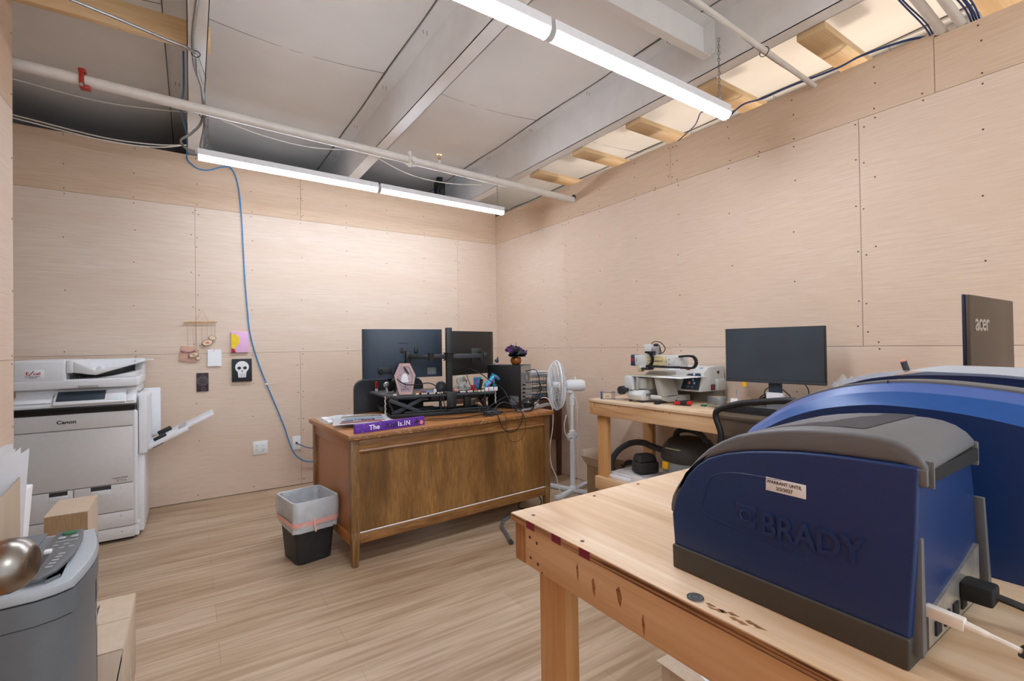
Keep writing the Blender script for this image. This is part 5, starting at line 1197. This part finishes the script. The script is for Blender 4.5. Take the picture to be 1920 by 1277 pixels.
MB().prism([(.17, .035), (.205, .035), (.205, .060), (.17, .060)], 'y', -.356, -.322, .004).build('plug', 'blackm', t)
MB().tube([(.188, -.352, .048), (.195, -.375, .042), (.215, -.41, .028), (.26, -.50, .010), (.3, -.7, .008)], .005, 8).build('jacket', 'black', t)
q = MB(); q.M = Matrix.Translation((.205, -.398, .034)) @ Matrix.Rotation(R_(28), 4, 'Z') ; q.box(-.006, .006, -.001, .0, -.032, .008); o = q.build('paper_tag', 'paper', t, False)
q = MB(); q.M = Matrix.Translation((.205, -.398, .034)) @ Matrix.Rotation(R_(28), 4, 'Z'); q.text('No. 4', .007, frame((.003, -.0014, -.024), (0, 0, 1), (-1, 0, 0)), .0001); q.build('tag_print', 'text', o, False)

# ================================================================== LARGE BLUE PRINTERS BEHIND
t = thing('industrial_printer', 'big blue curved label printer right behind the small one', 'label printer', (-1.895, -4.1, .86))
O1 = [(0.01, 0), (0.005, .10), (.0, .165), (.052, .212), (.096, .244), (.145, .270), (.21, .293), (.28, .306), (.34, .310), (.41, .307), (.49, .297), (.60, .27), (.69, .22), (.72, .15), (.72, 0)]
O2 = [(.03, 0), (.028, .10), (.03, .160), (.085, .200), (.135, .228), (.20, .252), (.28, .267), (.345, .268), (.41, .264), (.48, .252), (.58, .226), (.66, .18), (.685, .13), (.685, 0), ]
def ys(P_): return [(-s, z) for s, z in P_]
def cr(P_, n=5):
    out = []
    for i in range(len(P_)-1):
        p1, p2 = P_[i], P_[i+1]; p0 = P_[i-1] if i else p1; p3 = P_[i+2] if i+2 < len(P_) else p2
        for k in range(n):
            t_ = k/n; out.append(tuple(.5*(2*p1[j]+(-p0[j]+p2[j])*t_+(2*p0[j]-5*p1[j]+4*p2[j]-p3[j])*t_*t_+(-p0[j]+3*p1[j]-3*p2[j]+p3[j])*t_**3) for j in (0, 1)))
    return out+[P_[-1]]
body = MB(); body.prism(ys(cr(O2)), 'x', 0, .35, .0); body.build('side_shell', 'bblue', t, 40)
def strip(Pa, xa, Pb, xb, m, nm, k0=0, k1=None):
    q = MB(); n = len(Pa); A = [q.bm.verts.new((xa, -s, z)) for s, z in Pa]; B = [q.bm.verts.new((xb, -s, z)) for s, z in Pb]
    for i in range(n-1): q.bm.faces.new([A[i], B[i], B[i+1], A[i+1]])
    return q.build(nm, m, t, 40)
O1b = cr(O1[:13]+[(.72, 0)]); O2c = cr(O2)
Oc = [(s_, z_-.016 if z_ > .15 else z_) for s_, z_ in O1b]
strip(O2c, 0.0, Oc, .026, 'bblue2', 'chamfer_band'); strip(Oc, .026, O1b, .056, 'bblue3', 'shoulder_band')
q = MB(); q.prism(ys([(s_, z_+.004) for s_, z_ in O1b if z_ > .22]+[(.60, .22), (.10, .18)]), 'x', .055, .115, .003); q.build('top_cover', 'bgray', t)
MB().prism(ys([(s_, max(0, z_-.035) if z_ > .1 else z_) for s_, z_ in O1b]), 'x', .07, .345, .0).build('main_shell', 'bblue', t, 40)
MB().box(.13, .30, -.55, -.23, .25, .278, .004).build('media_bay', 'blackm', t)
MB().prism([(-.15, .255), (-.19, .287), (-.25, .297), (-.30, .297), (-.30, .255)], 'x', .28, .345, .003).build('yellow_latch', 'yellow', t)
MB().box(.054, .116, -.292, -.290, .28, .3115).build('cover_joint', 'black', t, False)
t = thing('industrial_printer', 'second big blue label printer with white label sheets on its top', 'label printer', (-1.50, -4.06, .86))
MB().prism(ys(cr([(0.01, 0), (.0, .165), (.06, .240), (.14, .278), (.22, .298), (.34, .306), (.46, .302), (.60, .28), (.68, .2), (.70, 0)])), 'x', 0, .36, 0).build('shell', 'bblue', t, 40)
MB().prism(ys([(.12, .255), (.22, .281), (.34, .289), (.46, .285), (.58, .262), (.58, .24), (.12, .24)]), 'x', -.004, .0, .001).build('side_window', 'lidedge', t)
t = thing('label_sheet', 'white label sheets draped over the second big blue printer', 'papers', (-1.50, -4.06, .86))
def pz(s): return .3085 if .28 < s < .40 else (.3085-.75*(s-.40)**2 if s >= .40 else .3085-1.2*(.28-s)**2)
MB().grid(lambda a, b: (-.012+.40*a, -(.085+.50*b), pz(.085+.50*b)+.004+.002*math.sin(a*7+b*5)), 10, 20, .003).build('sheets', 'paper', t)
t = thing('monitor', 'dark monitor turned away at the far end of the pine bench, behind the blue printers', 'monitor', (-.82, -4.288, .86))
MB().box(.0, .58, .0, .012, .2, .54, .003).build('back_cover', 'lid', t); MB().box(-.002, .582, .012, .021, .198, .542, .003).build('screen_frame', 'lidedge', t)
MB().text('acer', .085, frame((.05, -.0012, .42), (1,0,0), (0,0,1)), .0006, bold=.0012, font_scale_x=1.25, spacing=.92).build('maker_lettering', 'lidlogo', t, False)
MB().box(.27, .33, .015, .045, .01, .34, .005).build('stand_neck', 'lidedge', t); MB().box(.21, .45, -.08, .12, 0, .012, .005).build('stand_base', 'lidedge', t)
t = thing('marker_pen', 'dark capped marker leaning up beside the laptop', 'marker', (-1.22, -4.235, 1.158)); MB().tube([(0, 0, 0), (-.008, .006, .03)], .008, 12, 0).build('barrel', 'charcoal', t); MB().tube([(-.008, .006, .03), (-.009, .007, .033)], .008, 12, 0).build('end_cap', 'coral', t)

# ================================================================== ENGRAVING MACHINE
t = thing('engraving_machine', 'grey engraving machine with a navy keypad and cable carriers', 'engraving machine', (-.38, -2.70, .86))
# local = world minus root
MB().prism([(.09, .075), (.135, .20), (.185, .232), (.36, .235), (.36, .07)], 'y', -.19, .16, .006).build('main_body', 'engr', t)
MB().box(.25, .36, -.18, .15, 0, .072, .002).build('plinth', 'engrsh', t)
MB().prism([(-.02, .10), (.0, .165), (.06, .20), (.14, .20), (.14, .075), (.02, .075)], 'y', .02, .20, .012).build('side_bulge', 'engrd', t)
kp = MB(); kp.M = frame((.0925, -.182, .0865), (0, -1, 0), (.34, 0, .94))
kp.M = Matrix.Translation((.0905, 0, .0815)) @ Matrix.Rotation(math.atan2(.045, .125), 4, 'Y')
kp.prism([(-.178, .005), (-.178, .10), (-.165, .118), (-.08, .112), (-.055, .09), (-.045, .005)], 'x', -.0035, .0, .001); kpo = kp.build('keypad', 'navy', t)
def kd(y, z, r_, m, nm):
    q = MB(); q.M = Matrix.Translation((.0905, 0, .0815)) @ Matrix.Rotation(math.atan2(.045, .125), 4, 'Y'); q.cyl((-.0038, y, z), (-.005, y, z), r_, n=14); q.build(nm, m, kpo, False)
for y, z in ((-.125, .108), (-.125, .07), (-.102, .09), (-.148, .09)): kd(y, z, .007, 'white', 'arrow_key')
kd(-.125, .09, .008, 'smoke', 'round_key'); kd(-.102, .05, .009, 'coral', 'start_key'); kd(-.138, .05, .009, 'bluelight', 'pause_key'); kd(-.098, .025, .008, 'smoke', 'round_key'); kd(-.130, .022, .008, 'smoke', 'round_key'); kd(-.078, .085, .004, 'smoke', 'small_key')
MB().box(.25, .34, -.212, -.185, .078, .15, .006).build('cable_cover', 'engr', t)
MB().box(.205, .245, -.195, -.188, .082, .118, .001).build('switch_plate', 'slot', t); MB().box(.212, .226, -.199, -.194, .088, .110, .002).build('power_switch', 'red', t)
MB().cyl((.285, -.191, .195), (.285, -.194, .195), .010).build('port_hole', 'black', t)
q = MB(); q.M = Matrix.Translation((.14, 0, .205)) @ Matrix.Rotation(R_(-33), 4, 'Y'); q.box(.0, .04, .0, .09, .0, .002); q.build('printed_label', 'white', t, False)
q = MB(); q.M = Matrix.Translation((.14, 0, .2075)) @ Matrix.Rotation(R_(-33), 4, 'Y'); q.box(.008, .018, -.075, -.045, .0, .0015); q.build('red_emblem', 'red', t, False)
q = MB(); q.torus((.165, -.15, .226), .010, .002, (-.4, 0, 1), 18, 6).build('blue_emblem', 'bluelight', t)
# base feet and vice
MB().prism([(.22, .0), (.09, .0), (-.13, .012), (-.145, .05), (-.11, .082), (.21, .082)], 'y', .085, .215, .008).build('front_base', 'engr', t)
MB().box(-.10, .10, .083, .086, .04, .06).build('base_recess', 'engrsh', t, False)
MB().prism([(.20, .005), (-.02, .005), (-.10, .03), (-.10, .055), (-.02, .045), (.20, .045)], 'y', -.04, .05, .006).build('side_foot', 'engr', t)
for x, y in ((-.12, .1), (-.12, .2), (.18, .1), (-.08, -.02)): MB().cyl((x, y, 0), (x, y, .014), .012).build('rubber_foot', 'rubber', t)
MB().prism([(.17, .08), (.25, .08), (.245, .17), (.185, .17)], 'x', -.13, -.085, .004).build('jaw_column', 'engr', t); MB().prism([(.14, .08), (.16, .08), (.15, .165), (.13, .165)], 'x', -.12, .05, .003).build('jaw_column', 'engrd', t)
MB().box(-.08, .12, .05, .20, .082, .165, .01).build('vice_block', 'engrsh', t); MB().cyl((-.085, .12, .09), (-.085, .12, .16), .03).build('vice_cylinder', 'engrd', t)
MB().prism([(-.06, .05), (-.01, .05), (.02, .168), (-.02, .168)], 'x', -.10, .05, .006).build('rear_column', 'engrd', t)
MB().cyl((-.135, .215, .078), (-.175, .215, .078), .014).build('knob_shaft', 'black', t); MB().cyl((-.175, .215, .078), (-.205, .215, .078), .029, .027, 18).build('hand_knob', 'rubber', t)
MB().box(-.12, .14, -.20, .245, .171, .1745, .001).build('work_plate', 'paper', t); MB().box(-.119, .0, .02, .245, .1752, .177).build('brass_strip', 'khaki', t)
# gantry
MB().box(-.03, .03, -.15, .27, .238, .312, .004).build('gantry_beam', 'engr', t); MB().box(-.034, -.0295, -.03, .13, .245, .305).build('printed_cover', 'bench_mix', t)
MB().text('www.gravograph.com', .0125, frame((-.0345, .118, .270), (0, -1, 0), (0, 0, 1)), .0003, bold=.0002, font_scale_x=1.05).build('web_lettering', 'text', t, False)
MB().prism([(.235, .236), (.275, .236), (.272, .314), (.243, .314)], 'x', -.034, .034, .003).build('end_cap', 'navy', t)
MB().prism([(.262, .288), (.248, .288), (.248, .272), (.255, .264), (.262, .272)], 'x', -.0355, -.034).build('shield_emblem', 'red', t, False)
MB().box(-.034, -.03, -.145, -.09, .245, .305).build('motor_cover', 'engr', t); 
mb = MB()
for y, z in ((.22, .285), (.22, .270), (-.05, .285), (-.03, .272), (-.05, .255)): mb.cyl((-.0345, y, z), (-.030, y, z), .003, n=8)
mb.build('cap_screws', 'slot', t, False)['kind'] = 'stuff'
MB().box(-.04, .05, .13, .19, .215, .24, .002).build('carriage', 'engr', t); MB().box(-.06, .0, .10, .16, .212, .228, .003).build('spindle_block', 'black', t); MB().prism([(.16, .225), (.205, .222), (.195, .195), (.165, .20)], 'x', -.05, -.02, .003).build('nose_guard', 'khaki', t)
MB().box(-.02, .03, .10, .165, .312, .385, .004).build('spindle_motor', 'engr', t); MB().box(-.025, .025, .055, .10, .318, .37, .004).build('motor_bracket', 'silver', t)
MB().cyl((0, .08, .35), (0, .08, .388), .014).build('motor_top', 'black', t)
MB().tube([(0, .12, .386), (-.0, .09, .402), (0, .04, .395), (0, .005, .36), (0, .02, .33), (0, .06, .318)], .003, 7).build('hose_loop', 'black', t); MB().tube([(.01, .08, .388), (.01, .06, .37), (.01, .045, .32)], .0025, 6).tube([(.0, .08, .388), (0, .05, .375), (0, .035, .32)], .0025, 6).build('wires', 'black', t)
def carrier(path, nm='cable_carrier'):
    q = MB(); pts = [Vector(p) for p in path]; 
    # resample
    L = [0]
    for a, b in zip(pts, pts[1:]): L.append(L[-1]+(b-a).length)
    n = int(L[-1]/.012)
    for k in range(n):
        s = L[-1]*(k+.5)/n; i = max(j for j in range(len(L)-1) if L[j] <= s); f = (s-L[i])/(L[i+1]-L[i]); p = pts[i].lerp(pts[i+1], f); dd = (pts[i+1]-pts[i]).normalized()
        q.M = Matrix.Translation(p) @ Matrix.Rotation(math.atan2(dd.z, dd.y), 4, 'X'); q.box(-.011, .011, -.0055, .0055, -.0065, .0065, .0012, 1)
    return q.build(nm, 'blackm', t, False)
arc = lambda cy, cz, r_, a0, a1, n=12: [(-.045, cy+r_*math.cos(R_(a0+(a1-a0)*i/n)), cz+r_*math.sin(R_(a0+(a1-a0)*i/n))) for i in range(n+1)]
carrier([(-.045, .055, .332)]+arc(.12, .285, .047, 80, 270)+[(-.045, .0, .236), (-.045, -.14, .236)])
carrier([(-.045, -.14, .305), (-.045, -.20, .310)]+arc(-.24, .272, .038, 90, -90)[::1][:0]+[(-.045, -.24+.036*math.cos(R_(90+180*i/12))*1-.0, .272+.036*math.sin(R_(90+180*i/12))) for i in range(0)]+[(-.045, -.225-.036*math.sin(R_(180*i/12)), .272+.037*math.cos(R_(180*i/12))) for i in range(13)]+[(-.045, -.15, .235)])
# spirit level
t = thing('spirit_level', 'grey spirit level with blue ends lying on the bench end', 'level', (-.572, -2.285, .86), R_(-50))
MB().box(0, .012, -.0, .022, 0, .055, .003).build('end_cap', 'bblue2', t)
MB().box(.012, .42, .0, .022, .046, .055, .001).box(.012, .42, 0, .022, 0, .009, .001).box(.075, .1, 0, .022, .0, .055).box(.39, .42, 0, .022, 0, .055).box(.012, .02, 0, .022, 0, .055).build('frame', 'silver', t)
MB().box(.02, .075, .004, .018, .009, .046).build('vial_block', 'slice', t); MB().cyl((.035, .003, .028), (.06, .003, .028), .008).build('vial', 'khaki', t)
t = thing('round_cap', 'small black round knob on the bench before the engraver', 'knob', (-.50, -2.72, .86)); MB().lathe([(.019, 0), (.020, .004), (.018, .006), (.018, .02), (.014, .022)]).build('cap', 'black', t)
t = thing('multi_tool', 'red and black multi tool lying on the bench', 'tool', (-.43, -2.86, .86), R_(-70))
MB().box(-.045, .055, -.012, .012, .0, .028, .006).build('body', 'black', t); MB().box(-.05, -.008, -.0135, .0135, .004, .026, .005).build('red_grip', 'red', t); MB().box(.03, .058, -.0135, .0135, .006, .03, .004).build('red_grip', 'red', t)
t = thing('binder_clip', 'silver and black binder clip beside the multi tool', 'clip', (-.40, -2.79, .86), R_(-60)); MB().prism([(-.018, 0), (.018, 0), (.0, .028)], 'y', -.02, .02, .002).build('clip_body', 'blackm', t)
MB().tube([(-.002, -.012, .028), (.02, -.009, .06), (.02, .009, .06), (-.002, .012, .028)], .0015, 6, 0).tube([(.002, -.012, .028), (.035, -.009, .052), (.035, .009, .052), (.002, .012, .028)], .0015, 6, 0).build('wire_handle', 'chrome', t)
t = thing('tape_roll', 'roll of silver duct tape standing flat on the bench', 'tape', (-.225, -2.965, .86)); MB().lathe([(.038, 0), (.056, 0), (.057, .002), (.057, .046), (.056, .048), (.038, .048), (.038, 0)], cap=False, n=40).build('tape', 'tape', t, 50); MB().lathe([(.036, 0), (.038, 0), (.038, .048), (.036, .048), (.036, 0)], cap=False, n=40).build('core', 'card', t, 50)
t = thing('small_carton', 'tiny white carton by the tape roll', 'box', (-.20, -3.07, .86), R_(20)); MB().box(-.03, .03, -.02, .02, 0, .045, .001).build('carton', 'paper', t)
t = thing('card_disc', 'white paper disc leaning on the little carton', 'card', (-.16, -3.06, .905)); MB().cyl((0, 0, .03), (.002, -.002, .03), .022, n=24).build('disc', 'paper', t)
t = thing('cut_cardboard', 'piece of tan cardboard with a rounded tab by the monitor', 'cardboard', (-.12, -3.12, .86), R_(8)); MB().box(-.07, .07, -.12, .05, 0, .004).prism([(-.05, 0), (.02, 0), (.02, .045), (.0, .055), (-.02, .03), (-.05, .03)], 'x', -.02, -.017).build('board', 'card', t, False)
t = thing('paper_scraps', 'torn yellow and green paper scraps on the bench', 'scraps', (-.36, -2.99, .86)); MB().grid(lambda a, b: (-.02+.05*a, -.05+.10*b, .002+.012*math.sin(b*3)*a), 4, 6, .001).build('yellow_scrap', 'khaki', t); MB().box(-.03, -.005, .0, .03, 0, .012, .003).build('green_scrap', 'green', t)
t = thing('keyboard', 'black keyboard at the bench edge behind the mesh chair', 'keyboard', (-.43, -3.30, .86), R_(2)); MB().box(-.06, .07, -.21, .18, .002, .02, .005).build('case', 'black', t)
mb = MB()
for i in range(5):
    for j in range(16): mb.box(-.05+.022*i, -.033+.022*i, -.195+.0225*j, -.177+.0225*j, .02, .026, .001, 1)
mb.build('keys', 'charcoal', t, False)['kind'] = 'stuff'
t = thing('cable_bundle', 'coiled black power cord bundled under the bench monitor', 'cable coil', (-.12, -3.25, .87))
for k in range(4): MB().torus((0, .0, .02+.012*k), .05+.006*(k % 2), .004, (.5, .25+.08*k, 1), 26, 6, .8, 1.2).build('loop', 'black', t)
MB().tube([(-.03, -.04, .02), (.0, -.10, .02), (.01, -.17, .03)], .011, 8).build('wrapped_end', 'black', t)
for k, (lab, pts) in enumerate((('black cord rising from the coil to the bench monitor', [(-.10, -3.22, .89), (-.10, -3.20, .95), (-.11, -3.26, 1.0), (-.17, -3.30, 1.03)]), ('second black cord drooping from the bench monitor', [(-.18, -3.30, 1.03), (-.14, -3.32, .98), (-.12, -3.36, .93), (-.12, -3.34, .88)]), ('black cord looping from the bench monitor behind the stand', [(-.15, -3.44, 1.03), (-.12, -3.46, .97), (-.12, -3.44, .90), (-.14, -3.40, .87)]))): cable(lab, pts, .003)
# bench monitor
t = thing('monitor', 'switched off black monitor standing on the pine bench, screen visible', 'monitor', (-.245, -3.325, .86), math.atan2(-.52, .06))
MB().box(-.266, .266, -.0, .022, .155, .472, .003).build('screen_frame', 'black', t); MB().box(-.260, .260, -.0012, .001, .172, .468).build('screen', 'screen', t, False)
MB().box(-.266, .266, -.003, .001, .155, .170, .002).build('chin', 'charcoal', t)
MB().box(-.12, .12, .022, .045, .2, .4, .01).build('back_bulge', 'black', t)
MB().box(-.035, .035, .03, .05, .01, .25, .004).build('stand_neck', 'monback', t); MB().box(-.11, .11, -.04, .13, 0, .012, .005).build('stand_base', 'white', t); MB().box(-.045, .045, .02, .06, .01, .10, .006).build('stand_foot', 'white', t)
MB().box(-.17, -.145, -.002, .001, .128, .157).build('sticky_note', 'yellow', t, False)
t = thing('bubble_wrap', 'crumpled clear plastic wrapping behind the bench monitor', 'plastic wrap', (-.12, -3.62, .86))
rs = random.Random(8)
MB().grid(lambda a, b: (-.07+.14*a, .10-.24*b, .0+(.20*math.sin(PI*b)**.7*(.7+.3*math.sin(a*PI)))+.012*math.sin(a*19+b*13)+.01*math.sin(b*37+a*7)), 14, 22, .001).build('film', 'bubble', t, False)
# mesh chair
t = swivel('black mesh office chair pushed against the pine bench', (-.525, -3.53, 0), R_(90), 0, 0, 0, 'charcoal')
bm_y = .215
MB().tube([(0, .19, .40), (0, .27, .46), (0, .26, .62)], .02, 8).build('back_bracket', 'black', t)
fp = [(.195, .225, .66), (.205, .225, .79), (.232, .225, .875), (.205, .225, .915), (.10, .225, .950), (-.03, .225, .972), (-.15, .225, .985), (-.235, .225, .965), (-.255, .225, .90), (-.225, .225, .80), (-.20, .225, .66), (0, .225, .62)]
MB().tube([(x, y, z) for x, y, z in fp], .015, 10, 5, True).build('back_frame', 'black', t, 60)
MB().prism([(x*.97, z*.995+.003) for x, y, z in fp], 'y', .222, .226).build('back_mesh', 'meshblack', t, False)
# under the bench
t = thing('vacuum_cleaner', 'grey and black canister vacuum under the pine bench', 'vacuum cleaner', (-.30, -2.81, .32)); t.scale = (1, 1, .86)
MB().lathe([(.150, 0), (.165, .01), (.168, .20), (.160, .21)], n=36).build('tank', 'vacg', t, 50)
MB().lathe([(.172, .205), (.178, .215), (.176, .25), (.160, .31), (.125, .355), (.06, .372), (.001, .375)], n=36).build('motor_head', 'vacd', t, 50)
MB().tube([(.0, .11, .33), (.0, .085, .40), (.0, .0, .425), (.0, -.09, .40), (0, -.12, .33)], .020, 10).build('carry_handle', 'vacd', t); MB().box(-.178, -.160, .035, .075, .15, .205, .004).build('latch', 'yellow', t)
MB().box(-.165, -.12, -.05, .06, .30, .308, .002).build('switch_plate', 'khaki', t)
t = thing('vacuum_hose', 'ribbed black vacuum hose arching down to the shelf', 'hose', (0, 0, 0))
mb = MB(); mb.tube([(-.36, -2.645, .535), (-.38, -2.57, .55), (-.37, -2.48, .56), (-.38, -2.38, .54), (-.42, -2.30, .48), (-.46, -2.27, .40), (-.47, -2.29, .345)], lambda a: .021+.0015*math.sin(a*260), 10, 14).build('hose', 'rubber', t, False)
t = thing('storage_case', 'pale grey plastic case lying on the bench shelf', 'case', (-.40, -2.47, .32))
MB().box(-.16, .17, -.20, .18, 0, .022, .004).build('tray', 'white', t); MB().box(-.13, .12, -.13, .14, .022, .034, .006).box(-.10, -.08, -.11, .10, .034, .042, .003).build('lid', 'canong', t); MB().box(-.17, -.165, -.22, -.08, .0, .065, .002).build('end_flap', 'canonw', t)
t = thing('fabric_pouch', 'black soft pouch sitting on the grey case', 'pouch', (-.37, -2.50, .36), R_(-15)); MB().prism([(-.075, -.06), (.075, -.06), (.085, .0), (.07, .06), (-.07, .06), (-.085, 0)], 'z', .002, .075, .012, 3).prism([(-.075, -.055), (.07, -.055), (.08, .0), (.065, .055), (-.065, .055), (-.08, 0)], 'z', .076, .125, .012, 3, poly2=[(-.06, -.045), (.05, -.045), (.06, .0), (.045, .045), (-.055, .045), (-.07, 0)]).build('pouch', 'bagfabric', t, 50)
t = thing('black_strap', 'folded black webbing strap behind the pouch', 'strap', (-.30, -2.36, .36)); MB().tube([(-.12, .02, .01), (-.04, .05, .03), (.04, .03, .02), (.10, .06, .03)], .012, 6).tube([(-.10, .06, .01), (-.02, .0, .025), (.08, .0, .01)], .008, 6).build('strap', 'blackm', t)
t = thing('thin_cord', 'thin black cord dangling from the bench onto the vacuum', 'cable', (0, 0, 0)); MB().tube([(-.28, -2.66, .845), (-.29, -2.69, .78), (-.28, -2.72, .71), (-.30, -2.76, .69)], .002, 5).build('cord', 'black', t)
t = thing('cardboard_box', 'open brown cardboard box on the floor at the end of the pine bench', 'box', (-.20, -2.06, 0), R_(4))
mb = MB(); mb.box(-.17, .14, -.15, -.147, 0, .30).box(-.17, .14, .147, .15, 0, .30).box(-.17, -.167, -.15, .15, 0, .30).box(.137, .14, -.15, .15, 0, .30).box(-.17, .14, -.15, .15, 0, .004); mb.build('carton_body', 'card_dark', t, False)
q = MB(); q.M = Matrix.Translation((-.17, 0, .30)) @ Matrix.Rotation(R_(-40), 4, 'Y'); q.box(-.003, 0, -.15, .15, 0, .11); q.build('flap', 'card', t, False)
q = MB(); q.M = Matrix.Translation((0, .15, .30)) @ Matrix.Rotation(R_(-25), 4, 'X'); q.box(-.17, .14, -.003, 0, 0, .12); q.build('flap', 'card', t, False)
MB().box(-.10, -.02, -.152, -.150, .08, .21).build('printed_patch', 'text', t, False); MB().torus((-.06, -.1525, .12), .018, .002, (0, 1, 0), 20, 5).build('patch_circle', 'bluecable', t, False)
t = thing('cardboard_box', 'flat closed cardboard box on the floor under the foreground bench', 'box', (-1.30, -3.93, 0), R_(-2))
MB().box(-.28, .28, -.30, .32, 0, .10, .002).build('carton_body', 'card', t); MB().box(-.30, .0, -.30, .325, .100, .103).build('flap', 'card', t, False); MB().box(.003, .28, -.30, .325, .100, .103).build('flap', 'card', t, False)
t = thing('note_sheet', 'white sheet lying on the flat box under the foreground bench', 'paper', (-1.45, -3.80, .104), R_(-25)); MB().box(-.10, .10, -.14, .14, 0, .0012).build('sheet', 'paper', t, False)
